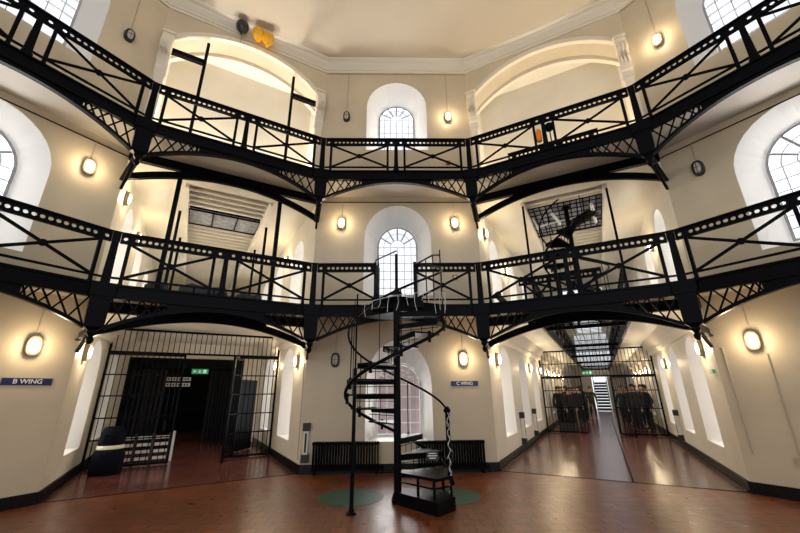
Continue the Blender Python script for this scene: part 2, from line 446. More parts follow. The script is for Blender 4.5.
def railing(L, gap=None, panels=None):
    """parts of a railing bay in local x 0..L, z above deck. returns list of (name, mesh, material)"""
    parts = []
    mid = L / 2
    xs = [.21, mid - .21, mid + .21, L - .21]
    segs = [(0.07, L - .07)] if gap is None else [(0.07, gap[0]), (gap[1], L - .07)]
    # top rail plates with round holes
    for a, c in segs:
        mb = MB()
        holes = []
        spans = [(.21, mid - .21), (mid + .21, L - .21)]
        for (p, q) in spans:
            n = int((q - p - .08) / .098); st_ = (q - p) / (n + 1)
            for k in range(1, n + 1): holes.append(p + st_ * k)
        holes += [.14, L - .14, mid - .12, mid + .12]
        hl = []
        for h in holes:
            if h - .05 > a and h + .05 < c:
                hl.append([(h + .033 * math.cos(2 * PI * k / 10), .865 + .033 * math.sin(2 * PI * k / 10)) for k in range(10)])
        mb.holed([(a, .79), (c, .79), (c, .95), (a, .95)], hl, -.012, .012)
        mb.box(a, c, -.045, .045, .95, .975).box(a, c, -.025, .025, .775, .79)
        parts.append(('top_rail', mb.mesh('top_rail', M['iron']), None))
        parts.append(('bottom_rail', MB().box(a, c, -.015, .015, .125, .16).mesh('bottom_rail', M['iron']), None))
    for i, x in enumerate(xs):
        if gap and gap[0] + .02 < x < gap[1] - .02: continue
        mb = MB().box(x - .027, x + .027, -.02, .02, 0, .79).box(x - .035, x + .035, -.03, .03, .0, .05)
        parts.append(('post', mb.mesh('post', M['iron']), None))
    if not gap:
        mb = MB().prism([(mid - .055, 0), (mid + .055, 0), (mid + .04, .79), (mid - .04, .79)], -.05, .05, 'y').box(mid - .07, mid + .07, -.07, .07, 0, .06)
        parts.append(('middle_post', mb.mesh('middle_post', M['iron']), None))
    else:
        for gx in gap:
            mb = MB().box(gx - .04, gx + .04, -.04, .04, 0, 1.0)
            parts.append(('post', mb.mesh('post', M['iron']), None))
    for p, q in ((xs[0], xs[1]), (xs[2], xs[3])):
        if gap: 
            if p < mid: q = min(q, gap[0])
            else: p = max(p, gap[1] )
        mb = MB()
        mb.bar((p, 0, .78), (q, 0, .14), .038, .014, (0, 1, 0)) if False else None
        z0, z1 = .15, .78
        e = Vector((q - p, 0, z0 - z1)).normalized(); 
        for (za, zb) in ((z1, z0), (z0, z1)):
            a = Vector((p, 0, za)); c = Vector((q, 0, zb)); dd = (c - a).normalized(); nn = Vector((-dd.z, 0, dd.x)) * .025
            mb.prism([((a + nn).x, (a + nn).z), ((c + nn).x, (c + nn).z), ((c - nn).x, (c - nn).z), ((a - nn).x, (a - nn).z)], -.008, .008, 'y')
        cxx = (p + q) / 2; cz = (z0 + z1) / 2
        mb.prism([(cxx + .055 * math.cos(2 * PI * k / 14), cz + .055 * math.sin(2 * PI * k / 14)) for k in range(14)], -.02, .02, 'y')
        parts.append(('cross_brace', mb.mesh('cross_brace', M['iron']), None))
    return parts

def make_railing(bay, D, label, gap=None, cache={}):
    key = (round(bay.L, 3), gap)
    if key not in cache: cache[key] = railing(bay.L, gap)
    r = thing('gallery_railing', label, 'railing', (bay.A.x, bay.A.y, D), bay.rz, 'perforated iron gallery railings')
    for nme, me, _ in cache[key]:
        o = bpy.data.objects.new(nme, me); COL.objects.link(o); o.parent = r
    return r

def girder(L, rise=.43, drop=.31, inner=False):
    parts = []
    def az(x):  # underside of arch relative to the deck
        u = (x - L / 2) / (L / 2 - .14); u = max(-1, min(1, u)); return -drop - rise * u * u
    n = 40; x0, x1 = .14, L - .14; xs = [x0 + (x1 - x0) * k / n for k in range(n + 1)]
    mb = MB()
    mb.box(.05, L - .05, -.03, .03, -.20, .0).box(.05, L - .05, -.06, .045, -.01, .025).box(.05, L - .05, -.05, .04, -.225, -.195)
    parts.append(('top_chord', mb.mesh('top_chord', M['iron']), None))
    mb = MB()
    th = .06
    lo = [(x, az(x)) for x in xs]; hi = [(x, min(az(x) + th, -.19)) for x in xs]
    mb.prism(lo + hi[::-1], -.05, .04, 'y')
    parts.append(('arch_rib', mb.mesh('arch_rib', M['iron']), None))
    # solid web in the middle
    mx = [x for x in xs if az(x) + th > -.36]
    mb = MB(); mb.prism([(x, az(x) + th * .5) for x in mx] + [(mx[-1], -.2), (mx[0], -.2)], -.012, .012, 'y')
    parts.append(('web', mb.mesh('web', M['iron']), None))
    # lattice in the spandrels
    for s in (0, 1):
        mb = MB(); a = x0; k = 0
        while a < mx[0] - .02:
            h = -.2 - az(a); st_ = max(.10, min(.22, h * .5)); c = min(a + st_, mx[0])
            P = [((a, -.2), (c, az(c) + .04)), ((a, az(a) + .04), (c, -.2))]
            for p, q in P:
                p, q = Vector(p), Vector(q); d = (q - p).normalized(); nn = Vector((-d.y, d.x)) * .013
                pts = [p + nn, q + nn, q - nn, p - nn]
                if s: pts = [Vector((L - v.x, v.y)) for v in pts]
                mb.prism([(v.x, v.y) for v in pts], -.01, .01, 'y')
            a = c
        parts.append(('lattice', mb.mesh('lattice', M['iron']), None))
    return parts
gc = {}
def make_girder(bay, D, label):
    k = round(bay.L, 3)
    if k not in gc: gc[k] = girder(bay.L)
    r = thing('arched_girder', label, 'girder', (bay.A.x, bay.A.y, D), bay.rz, 'arched iron girders under the galleries')
    for nme, me, _ in gc[k]:
        o = bpy.data.objects.new(nme, me); COL.objects.link(o); o.parent = r
    return r

for D, lv in ((D_UP, 'upper'), (D_LO, 'lower')):
    for k in ('SL', 'L', 'F', 'R', 'SR'):
        gap = None
        if k == 'F' and lv == 'lower': gap = (1.36, 2.23)
        make_railing(R_[k], D, 'black perforated railing of the %s gallery at the %s%s' % (lv, BAYTXT[k], ', parted for the staircase' if gap else ''), gap)
        make_girder(R_[k], D, 'black arched lattice girder of the %s gallery at the %s' % (lv, BAYTXT[k]))
    # corner posts
    for gp, wp, txt, rz in ((sh(mir(G2)), mir(C2), 'left wing and left side wall', W['L'].rz + math.radians(14.6)), (sh(mir(G1)), mir(C1), 'left wing and far wall', math.radians(14.3)),
                        (sh(G1), C1, 'far wall and right wing', -math.radians(14.3)), (sh(G2), C2, 'right wing and right side wall', W['SR'].rz + math.radians(14.6))):
        r = thing('corner_post', 'black iron corner post of the %s gallery between %s' % (lv, txt), 'post', (gp[0], gp[1], D), rz, 'iron corner posts of the galleries')
        mb = MB()
        secs = [(-.86, .03), (-.80, .07), (-.76, .06), (-.70, .13), (-.2, .14), (-.2, .17), (.03, .17), (.03, .065), (.80, .05), (.80, .06), (.985, .06)]
        for (za, wa), (zb, wb_) in zip(secs, secs[1:]):
            if abs(za - zb) < 1e-6: continue
            A = [mb.bm.verts.new((sx * wa, sy * wa * .7, za)) for sx, sy in ((-1, -1), (1, -1), (1, 1), (-1, 1))]
            B = [mb.bm.verts.new((sx * wb_, sy * wb_ * .7, zb)) for sx, sy in ((-1, -1), (1, -1), (1, 1), (-1, 1))]
            mb.bm.faces.new(A[::-1]); mb.bm.faces.new(B)
            for q in range(4): mb.bm.faces.new((A[q], A[(q + 1) % 4], B[(q + 1) % 4], B[q]))
        mb.obj('shaft', M['iron'], r)
        # wall brace
        wloc = Vector((wp[0], wp[1], 0)) - Vector((gp[0], gp[1], 0))
        c, s_ = math.cos(-rz), math.sin(-rz); wx = wloc.x * c - wloc.y * s_; wy = wloc.x * s_ + wloc.y * c
        MB().bar((0, 0, -.72), (wx * .99, wy * .99, -.72), .10, .07).bar((0, 0, -.80), (wx * .99, wy * .99, -.80), .03, .13).obj('wall_brace', M['iron'], r)
        mb = MB().bar((wx * .1, wy * .1, -.75), (wx * .97, wy * .97, -1.0), .05, .05)
        mb.obj('strut', M['iron'], r)
        mb = MB().lathe([(.02, -.98), (.05, -.94), (.055, -.90), (.03, -.86)], 12); mb.obj('finial', M['iron'], r)

# inner girders and ribs at the wing openings
for D, lv in ((D_UP, 'upper'), (D_LO, 'lower')):
    for k, nm in (('L', 'left'), ('R', 'right')):
        b = W[k]; L = b.L
        r = thing('opening_girder', 'black iron girder with curved rib spanning the %s wing opening under the %s gallery' % (nm, lv), 'girder', (b.A.x, b.A.y, D), b.rz, 'iron girders across the wing openings')
        MB().box(.0, L, -.06, .05, -.27, -.062).obj('top_chord', M['iron'], r)
        n = 36
        def zz(x):
            u = (x - L / 2) / (L / 2); return -.27 - .47 * u * u
        xs = [L * q / n for q in range(n + 1)]
        MB().prism([(x, zz(x) - .06) for x in xs] + [(x, min(zz(x) + .09, -.22)) for x in xs[::-1]], -.06, .03, 'y').obj('arch_rib', M['iron'], r)
        for q in (.25, .75): MB().box(L * q - .06, L * q + .06, -.04, .02, zz(L * q), -.2).obj('hanger', M['iron'], r)

# ------------------------------------------------------------------ iron posts in the wings
def iron_post(bay, x, y, z0, z1, label, w=.07, group='iron posts of the wing galleries'):
    r = thing('iron_post', label, 'post', bay.w(x, y, z0), bay.rz, group)
    MB().box(-w / 2, w / 2, -w / 2, w / 2, 0, z1 - z0).obj('shaft', M['iron'], r)
    MB().box(-w * .8, w * .8, -w * .8, w * .8, 0, .05).obj('foot', M['iron'], r)
    return r
bL = W['L']; L_ = bL.L
# level 3 left: two posts with stubs to the arch jambs
for x, xw, tx in ((L_ - 3.2, .11, 'left'), (L_ - .96, L_ - .11, 'right')):
    r = iron_post(bL, x, .06, 6.74, 10.42, 'tall black post with side arm in the left wing arch, %s of the two' % tx)
    a, c = (xw - x, .0)
    MB().box(min(0, xw - x), max(0, xw - x), -.06, .06, 9.69 - 6.74, 9.81 - 6.74).obj('side_arm', M['iron'], r)
for x, tx in ((L_ - 3.2, 'left'), (L_ - .96, 'right')):
    iron_post(bL, x, .08, 3.37, 6.4, 'black post at the mouth of the left wing, lower gallery, %s of the pair' % tx, .09)
    iron_post(bL, x + (-.02 if tx == 'left' else .02), 2.1, 3.37, 6.4, 'black post on the lower gallery of the left wing, %s side, second from the hall' % tx, .07)
    iron_post(bL, x + (-.02 if tx == 'left' else .02), 4.2, 3.37, 6.4, 'black post on the lower gallery of the left wing, %s side, third from the hall' % tx, .07)
# skylight hatch left
def skylight(bay, h, nm, dark):
    r = thing('skylight_hatch', '%s skylight in the boarded ceiling of the %s wing' % ('dark three-pane', nm) if dark else 'barred skylight with white pipes in the ceiling of the right wing', 'skylight', bay.w(2.12, (h[0] + h[1]) / 2, 6.62), bay.rz)
    w = .98; d = (h[1] - h[0]) / 2
    f = MB().box(-w, w, -d, -d + .04, -.04, .1).box(-w, w, d - .04, d, -.04, .1).box(-w, -w + .04, -d, d, -.04, .1).box(w - .04, w, -d, d, -.04, .1)
    nb = 3 if dark else 12
    for k in range(1, nb): f.box(-w + 2 * w * k / nb - .015, -w + 2 * w * k / nb + .015, -d, d, -.03, .03)
    if not dark:
        for k in range(1, 8): f.box(-w, w, -d + 2 * d * k / 8 - .012, -d + 2 * d * k / 8 + .012, -.02, .02)
    f.obj('frame', M['iron'], r)
    MB().box(-w, w, -d, d, .0, .02).obj('glazing', M['skyglass'], r)
    return r
M['skyglass'] = mat('dusty_dark_glazing', (.42, .43, .46), .3, var=.5, vscale=6)
skylight(bL, hatchL, 'left', True)
bR = W['R']; LR = bR.L
sk = skylight(bR, hatchR, 'right', False)
MB().tube([(-.93, .2, -.05), (.93, -.1, -.05)], .03).tube([(-.35, -.75, -.13), (-.2, .1, -.13)], .045).tube([(.68, -.85, -.13), (.78, .5, -.13)], .045).tube([(-.9, -.6, -.1), (-.86, .3, -.1)], .035).obj('white_pipe', M['pipew'], sk)['label'] = 'white pipes'

# ------------------------------------------------------------------ spiral stairs
def spiral(name_label, loc, R, z0, z1, a0, dz, da, rail_h, top_extra, col_top, group=None):
    r = thing('spiral_staircase', name_label, 'staircase', loc, 0, group)
    n = int(round((z1 - z0) / dz))
    MB().tube([(0, 0, 0), (0, 0, z1 + .15)], .062, 14).tube([(0, 0, z1 + .15), (0, 0, col_top)], .03, 10).lathe([(.10, 0), (.10, .05), (.075, .12), (.062, .14)], 14).lathe([(.062, z1 + .14), (.12, z1 + .10), (.10, z1 + .18), (.03, z1 + .26)], 14).obj('column', M['iron'], r)
    hw = math.radians(da) * .56
    def P(a, rr, z): return (rr * math.cos(a), rr * math.sin(a), z)
    for k in range(n):
        a = math.radians(a0 + da * k); z = z0 + dz * k
        mb = MB()
        mb.prism([P(a - hw * .9, .06, 0)[:2], P(a - hw, R, 0)[:2], P(a, R * 1.02, 0)[:2], P(a + hw, R, 0)[:2], P(a + hw * .9, .06, 0)[:2]], z - .025, z, 'z')
        # front lip and riser grid
        for aa, h in ((a - hw, .06),):
            mb.bar(P(aa, .05, z - .04), P(aa, R, z - .04), .09, .02)
        mb.bar(P(a + hw, .05, z + dz * .5), P(a + hw, R * .98, z + dz * .5), .012, .012)
        for fr in (.35, .6, .85): mb.bar(P(a + hw, R * fr, z), P(a + hw, R * fr, z + dz), .012, .012, (1, 0, 0))
        mb.bar(P(a, R * 1.0, z - .16), P(a, R * 1.0, z + .02), .05, .03, (1, 0, 0))
        tr_ = mb.obj('tread', M['iron'], r)
        if k % 2 == 0: MB().tube([P(a, R, z - .1), P(a, R, z + rail_h)], .011, 6).obj('baluster', M['iron'], tr_)
    # helical handrail + stringer
    def helix(h, rr, a_from, a_to, rad, nm, nn=64):
        pts = []
        for i in range(nn + 1):
            ad = a_from + (a_to - a_from) * i / nn
            z = z0 + dz * (ad - a0) / da + h
            pts.append(P(math.radians(ad), rr, min(z, z1 + h + .02)))
        MB().tube(pts, rad, 8).obj(nm, M['iron'], r, True)
    aend = a0 + da * (n - 1)
    helix(rail_h, R * 1.0, a0 - da * .4, aend + top_extra, .02, 'handrail')
    helix(-.08, R * 1.02, a0 - da * .4, aend + da * .4, .028, 'stringer')
    return r, aend
cxs, cys = -.05, 6.60
st, aend = spiral('black iron spiral staircase rising from the hall floor to the lower gallery', (cxs, cys, 0), .86, .43, 3.2, -23 + 33, .235, 33, .92, 40, 4.15)
sec = [(.05, 0)] + [(.89 * math.cos(math.radians(a)), .89 * math.sin(math.radians(a))) for a in range(20, 150, 12)]
MB().prism(sec, 3.04, 3.24, 'z').obj('landing_quadrant', M['iron'], st)
MB().lathe([(.06, 3.24), (.30, 3.24), (.06, 3.36)], 24).obj('landing_hood', M['iron'], st)
# base: plinth, first steps and frame at the foot
mb = MB().prism([(-.05, -.10), (.55, -.75), (.84, -.45), (.74, .02), (.1, .12)], 0, .17, 'z'); mb.obj('plinth', M['iron'], st)
mb = MB().prism([(-.02, -.10), (.55, -.62), (.82, -.40), (.76, .0), (.08, .08)], .40, .44, 'z')
for px_, py_ in ((.52, -.58), (.79, -.40), (.72, -.02), (.3, -.35)): mb.box(px_ - .02, px_ + .02, py_ - .02, py_ + .02, .17, .42)
mb.bar((.05, -.1, .30), (.52, -.58, .30), .02, .02).bar((.52, -.58, .30), (.79, -.40, .30), .02, .02)
mb.obj('bottom_step', M['iron'], st)
mb = MB().box(.43, .61, -.50, -.49, .66, .78); mb.obj('notice_board', M['rubber'], st)
mb = MB()
for k, ww in enumerate((.12, .14, .10)): mb.box(.52 - ww / 2, .52 + ww / 2, -.502, -.500, .75 - k * .032, .762 - k * .032)
mb.obj('notice_lines', M['white'], st)
MB().tube([(.79, -.36, .42), (.79, -.36, 1.32)], .035, 8).lathe([(.05, 1.32), (.06, 1.36), (.02, 1.41)], 10, Matrix.Translation((.79, -.36, 0))).obj('newel_post', M['iron'], st)
# landing plate to the gallery and guard
mb = MB().prism([(-.42, .0), (.42, .0), (.42, 1.08), (-.42, 1.08)], 3.22, 3.33, 'z').prism([(-.88, -.05), (.0, -.05), (.0, 1.08), (-.42, 1.08)], 3.22, 3.33, 'z') if False else MB().prism([(-.46, .05), (.50, .05), (.46, 1.08), (-.46, 1.08)], 3.12, 3.30, 'z')
mb.obj('landing', M['iron'], st)
mb = MB()
mb.tube([(-.42, 1.05, 4.3), (-.42, .6, 4.25), (0, 0, 4.22)], .014, 6).tube([(.42, 1.05, 4.3), (.74, .35, 4.26), (.82, .05, 4.15)], .018, 6)
for p in ((-.42, .6), (.62, .6), (.74, .35), (.84, .0)): mb.tube([(p[0], p[1], 3.3), (p[0], p[1], 4.24)], .013, 6)
for k in range(4): mb.tube([(-.36 + .0 * k, .2 + .25 * k, 3.3), (-.36, .2 + .25 * k, 4.2)], .009, 6)
mb.obj('landing_guard', M['iron'], st)
# pole carrying the stair on the left
pl = thing('support_pole', 'slim black vertical pole at the left edge of the spiral staircase', 'pole', (-.72, 6.06, 0))
MB().tube([(0, 0, 0), (0, 0, 2.0)], .03, 10).tube([(0, 0, 2.0), (0, 0, 3.22)], .014, 8).obj('shaft', M['iron'], pl)
MB().lathe([(.075, 0), (.075, .02), (.04, .04), (.03, .09)], 14).obj('foot', M['iron'], pl)
# thin rods hanging from the gallery beside the stair
for x, y, tx in ((-.80, 6.45, 'left'), (-.35, 6.30, 'right')):
    rd = thing('hanger_rod', 'thin black rod hanging through the spiral stair, %s of the two' % tx, 'rod', (x, y, 2.05 if tx == 'right' else 1.6))
    MB().tube([(0, 0, 0), (0, 0, 3.22 - rd.location.z)], .008, 6).obj('shaft', M['iron'], rd)
# icicle lights draped on the stair top
mb = MB(); 
pts = []
for i in range(30):
    a = math.radians(230 + i * 4.5); z = 3.22 - .0 + .10 * math.sin(i) 
    pts.append((cxs + .9 * math.cos(a), cys + .9 * math.sin(a), 3.0 + i * .012))
mb.tube(pts, .004, 5)
for i in range(1, 30, 2):
    p = pts[i]; l = random.uniform(.12, .42)
    mb.tube([p, (p[0] + random.uniform(-.02, .02), p[1], p[2] - l * .5), (p[0] + random.uniform(-.03, .03), p[1], p[2] - l)], .0035, 5)
tag(mb.obj('icicle_lights', M['fairy']), 'string of unlit icicle lights hanging off the top of the spiral staircase', 'string lights')
mb = MB(); pts = []
for i in range(26):
    pts.append((cxs + .79 + .02 * math.sin(i * 1.7), cys - .36 - .045, 1.32 - i * .045))
mb.tube(pts, .0045, 5)
for i in range(1, 26, 2):
    p = pts[i]; mb.tube([p, (p[0] + random.uniform(-.06, .06), p[1] - .02, p[2] - .07)], .0035, 5)
tag(mb.obj('icicle_lights', M['fairy']), 'string of pale lights wound down the newel post at the stair foot', 'string lights')

# spiral stair in the right wing
w_ = bR.w(2.15, 1.75, 3.37)
spiral('black spiral staircase in the right wing climbing above the lower gallery', w_, .78, .2, 3.1, -60, .235, 33, .9, 20, 3.9, 'second staircase')

# ------------------------------------------------------------------ inner railings in right wing
class B2: pass
def inner_rail(bay, x0, x1, y, D, label):
    a = bay.w(x0, y)[:2]; c = bay.w(x1, y)[:2]
    return make_railing(Bay(a, c), D, label)
ir = inner_rail(bR, .90, 3.25, .16, D_UP - .02, 'short perforated railing behind the upper gallery inside the right wing arch')
ir.scale.z = 1.15
inner_rail(bR, .72, 2.75, .55, D_LO, 'short perforated railing at the head of the well in the right wing, lower gallery')
inner_rail(bR, .72, 2.75, 3.4, D_LO, 'perforated railing across the far side of the well in the right wing')
for xx, side in ((1.10, 'left'), (3.14, 'right')):
    a = bR.w(xx, .7)[:2]; c = bR.w(xx, 4.3)[:2]
    make_railing(Bay(a, c), D_LO, 'perforated railing along the %s edge of the well in the right wing' % side)
for x, y, tx in ((1.12, .66, 'left'), (3.14, .66, 'right')):
    iron_post(bR, x, y, 3.37, 6.4, 'slender black post at the mouth of the right wing, %s of the pair' % tx, .05)
# rolled black mat leaning, bundles on left gallery
r = thing('rolled_mat', 'black rolled mat leaning inside the railing of the lower right gallery', 'mat', bR.w(.45, .05, 3.38), bR.rz)
MB().tube([(.18, 0, .10), (-.12, 0, .48)], .075, 12).obj('roll', M['rubber'], r, True)
MB().tube([(-.10, 0, .46), (-.15, 0, .525)], .095, 12).obj('end_cap', M['rubber'], r, True)
for x0, x1, h, lab in ((L_ - 3.45, L_ - 3.0, .48, 'leftmost and smallest'), (L_ - 2.85, L_ - 1.85, .54, 'long middle one'), (L_ - 1.7, L_ - 1.1, .46, 'right one')):
    r = thing('covered_bundle', 'low black covered bundle lying on the lower left gallery, %s' % lab, 'bundle', bL.w((x0 + x1) / 2, .42, 3.38), bL.rz, 'black bundles on the lower left gallery')
    w2 = (x1 - x0) / 2
    pr_ = [(-w2, 0), (w2, 0), (w2 * .98, h * .7), (w2 * .85, h), (w2 * .1, h * .92), (-w2 * .5, h * 1.02), (-w2 * .93, h * .85)]
    MB().prism(pr_, -.2, .2, 'y').obj('cover', M['rubber'], r)
    MB().box(-w2 * .4, -w2 * .34, -.205, .205, 0, h * .9).box(w2 * .4, w2 * .46, -.205, .205, 0, h * .9).obj('strap', M['ironm'], r)
# orange and black items on the upper right gallery
o = MB().lathe([(.055, 0), (.06, .05), (.06, .26), (.04, .32), (.02, .34)], 14).obj('orange_canister', M['orange2'], None, True, R_['R'].w(1.66, .0, 7.02)); tag(o, 'small orange canister hung on the upper right gallery railing', 'canister')
r = thing('round_black_lamp', 'round black lamp head on a stub at the upper right gallery railing', 'lamp', R_['R'].w(1.90, .09, 6.94))
MB().lathe([(.015, 0), (.015, .36)], 8).obj('stem', M['iron'], r); MB().lathe([(.03, .34), (.085, .38), (.10, .45), (.085, .52), (.03, .56)], 16).obj('lamp_head', M['iron'], r, True)

# ------------------------------------------------------------------ bulkhead lamps
lamp_mesh = {}
def oval(rx, rz_, n=28, ex=2.6):
    P_ = []
    for k in range(n):
        a = 2 * PI * k / n; c, s = math.cos(a), math.sin(a)
        P_.append((rx * math.copysign(abs(c) ** (2 / ex), c), rz_ * math.copysign(abs(s) ** (2 / ex), s)))
    return P_
def lamp(bay, x, z, on, label, y=0.0, flip=None, power=12):
    r = thing('bulkhead_lamp', label, 'wall lamp', bay.w(x, y, z), bay.rz, 'oval bulkhead lamps')
    if 'h' not in lamp_mesh:
        mb = MB(); n = 28
        A = oval(.102, .168); Bq = oval(.094, .16); Cq = oval(.062, .122)
        mb.strip([(p[0], 0, p[1]) for p in A], [(p[0], -.075, p[1]) for p in Bq], True)
        mb.strip([(p[0], -.075, p[1]) for p in Bq], [(p[0], -.085, p[1]) for p in Cq], True)
        mb.strip([(p[0], -.085, p[1]) for p in Cq], [(p[0], -.06, p[1]) for p in Cq], True)
        lamp_mesh['h'] = mb.mesh('housing', M['rubber']); lamp_mesh['hl'] = lamp_mesh['h'].copy(); lamp_mesh['hl'].materials[0] = M['grey']  # lit lamps get a paler housing, their glow put into its colour
        for kk, mm2 in (('on', 'lens_on'), ('off', 'lens_off')):
            mb = MB(); Dq = oval(.048, .11); Eq = oval(.02, .06)
            mb.strip([(p[0], -.06, p[1]) for p in Cq], [(p[0], -.10, p[1]) for p in Dq], True)
            mb.strip([(p[0], -.10, p[1]) for p in Dq], [(p[0], -.112, p[1]) for p in Eq], True)
            mb.bm.faces.new([mb.bm.verts.new((p[0], -.112, p[1])) for p in Eq])
            bmesh.ops.remove_doubles(mb.bm, verts=mb.bm.verts[:], dist=1e-5)
            lamp_mesh[kk] = mb.mesh('lens', M[mm2], True)
        mb = MB().bar((0, -.118, -.13), (0, -.118, .13), .008, .006, (1, 0, 0)).bar((-.06, -.118, 0), (.06, -.118, 0), .008, .006)
        lamp_mesh['g'] = mb.mesh('guard', M['rubber'])
    for nme, kk in (('housing', 'hl' if on else 'h'), ('lens', 'on' if on else 'off'), ('guard', 'g')):
        if kk == 'g' and on: continue
        o = bpy.data.objects.new(nme, lamp_mesh[kk]); COL.objects.link(o); o.parent = r if nme == 'housing' else hous
        if nme == 'housing': hous = o
    if on and power:
        ld = bpy.data.lights.new('bulkhead_light', 'POINT'); ld.energy = power; ld.color = (1, .80, .52); ld.shadow_soft_size = .07
        lo = bpy.data.objects.new('bulkhead_light', ld); COL.objects.link(lo); p = bay.w(x, y - .20, z); lo.location = p
    return r
def conduit(bay, x, z0, z1, label, y=-.012):
    o = MB().tube([(x, y, z0), (x, y, z1)], .012, 6).obj('cable_conduit', M['pipe'], None, False, bay.A, bay.rz)
    return tag(o, label, 'conduit', 'wall conduits')
FL = F.L / 2
for z, zt, la, ra, tx in ((2.35, 3.2, False, True, 'on the far wall at floor level'), (5.86, 6.5, True, True, 'on the far wall under the upper gallery'), (9.33, 11.0, False, True, 'on the far wall under the ceiling')):
    lamp(F, FL - 1.47, z, la, ('lit' if la else 'unlit') + ' oval bulkhead lamp %s, left of the window' % tx)
    lamp(F, FL + 1.53, z, ra, 'lit oval bulkhead lamp %s, right of the window' % tx)
    conduit(F, FL - 1.47, z + .18, zt, 'thin vertical conduit above the lamp %s, left' % tx)
    conduit(F, FL + 1.53, z + .18, zt, 'thin vertical conduit above the lamp %s, right' % tx)
SL, SR = W['SL'], W['SR']
for z, l, r_, tx, zt in ((2.42, True, True, 'at floor level', 3.2), (5.9, True, False, 'under the upper gallery', 6.5), (9.4, False, True, 'under the ceiling', 11.0)):
    lamp(SL, SL.L - .60, z, l, ('lit' if l else 'unlit') + ' oval bulkhead lamp on the left side wall ' + tx)
    lamp(SR, .60, z, r_, ('lit' if r_ else 'unlit') + ' oval bulkhead lamp on the right side wall ' + tx)
    conduit(SL, SL.L - .60, z + .18, zt, 'thin conduit rising from the lamp on the left side wall ' + tx)
    conduit(SR, .60, z + .18, zt, 'thin conduit rising from the lamp on the right side wall ' + tx)
for bay, nm in ((F, 'far wall'), (SL, 'left side wall'), (SR, 'right side wall')):
    for z, tx in ((6.50, 'upper'), (10.98, 'ceiling')):
        o = MB().tube([(0.02, -.012, z), (bay.L - .02, -.012, z)], .012, 6).obj('cable_conduit', M['iron'] if z < 7 else M['pipe'], None, False, bay.A, bay.rz)
        tag(o, 'long thin horizontal pipe along the %s just under the %s' % (nm, 'upper gallery' if z < 7 else 'cornice'), 'conduit', 'wall conduits')
conduit(SR, .15, .6, 2.35, 'thin vertical conduit on the right side wall beside the wing corner')
conduit(W['SR'], .72, .62, 2.2, 'long thin conduit running down the right side wall to a socket box')
o = MB().box(.66, .78, -.06, 0, .50, .62).obj('socket_box', M['pipe'], None, False, SR.A, SR.rz); tag(o, 'small grey socket box low on the right side wall', 'socket')
# lamps inside the wings
def wing_wall_bay(key, side, TL):
    b = W[key]
    return Bay(b.w(0, 0)[:2], b.w(0, TL)[:2]) if side == 0 else Bay(b.w(b.L, TL)[:2], b.w(b.L, 0)[:2])
for key, nm, TL, spots in (('L', 'left', 12.5, [(0, .62, 2.42), (1, .72, 2.38), (1, 3.1, 2.4), (0, .62, 5.8), (1, 3.1, 5.8), (0, 3.1, 5.8)]),
                           ('R', 'right', 30.0, [(0, .72, 2.38), (1, .72, 2.42), (0, 5.7, 2.4), (1, 5.7, 2.4), (0, 8.2, 2.4), (0, 11., 2.4), (1, 11., 2.4), (0, 13.6, 2.4), (1, 13.6, 2.4), (0, 16.2, 2.4), (1, 16.2, 2.4), (0, 18.8, 2.4), (1, 18.8, 2.4), (0, 3.1, 5.4), (1, 3.1, 5.5), (0, .62, 5.8)])):
    for side, tt, z in spots:
        wb = wing_wall_bay(key, side, TL); x = tt if side == 0 else TL - tt
        lamp(wb, x, z, True, 'lit oval bulkhead lamp in the %s wing, %s wall, %s storey, about %d steps in' % (nm, ('left', 'right')[side], 'ground' if z < 3 else 'middle', round(tt / .7)), power=17)

for key, nm in (('L', 'left'), ('R', 'right')):  # unseen uplights added so the wing arch recesses read bright
    b_ = W[key]
    for q, tx in ((.28, 'left'), (.72, 'right')):
        r = thing('wall_uplight', 'small uplight added unseen to brighten the %s wing arch, %s of two' % (nm, tx), 'lamp', b_.w(b_.L * q, .98, 6.71), b_.rz, 'added uplights in the wing arches')
        MB().box(-.12, .12, -.06, .06, 0, .07).obj('case', M['rubber'], r)
        MB().box(-.10, .10, -.045, .045, .07, .08).obj('lens', M['lens_on'], r)
        ld = bpy.data.lights.new('uplight', 'AREA'); ld.size = .3; ld.energy = 90 if key == 'L' else 50; ld.color = (1, .95, .88) if key == 'L' else (1, .89, .72)
        lo = bpy.data.objects.new('uplight', ld); COL.objects.link(lo); lo.location = b_.w(b_.L * q, .98, 6.86); lo.rotation_euler = (PI, 0, b_.rz)

# ------------------------------------------------------------------ signs
def text_mesh(s, size, m, parent, loc, rot, ext=.002, shear=0, name='lettering'):
    c = bpy.data.curves.new(name, 'FONT'); c.body = s; c.size = size; c.extrude = ext; c.align_x = 'CENTER'; c.align_y = 'CENTER'; c.shear = shear; c.offset = .0015
    o = bpy.data.objects.new(name, c); COL.objects.link(o)
    dg = bpy.context.evaluated_depsgraph_get(); me = bpy.data.meshes.new_from_object(o.evaluated_get(dg))
    bpy.data.objects.remove(o); me.materials.clear(); me.materials.append(m)
    n = bpy.data.objects.new(name, me); COL.objects.link(n); n.parent = parent; n.location = loc; n.rotation_euler = rot
    return n
def sign(bay, x, z, s, label):
    r = thing('wing_sign', label, 'sign', bay.w(x, 0, z), bay.rz)
    r = MB().box(-.31, .31, -.02, 0, -.055, .055).obj('sign_board', M['navy'], r)
    text_mesh(s, .10, M['white'], r, (0, -.023, 0), (PI / 2, 0, 0))
sign(SL, SL.L - .53, 1.85, 'B WING', 'navy sign reading B WING on the left side wall')
sign(F, FL + 1.53, 1.80, 'C WING', 'navy sign reading C WING on the far wall beside the right wing')
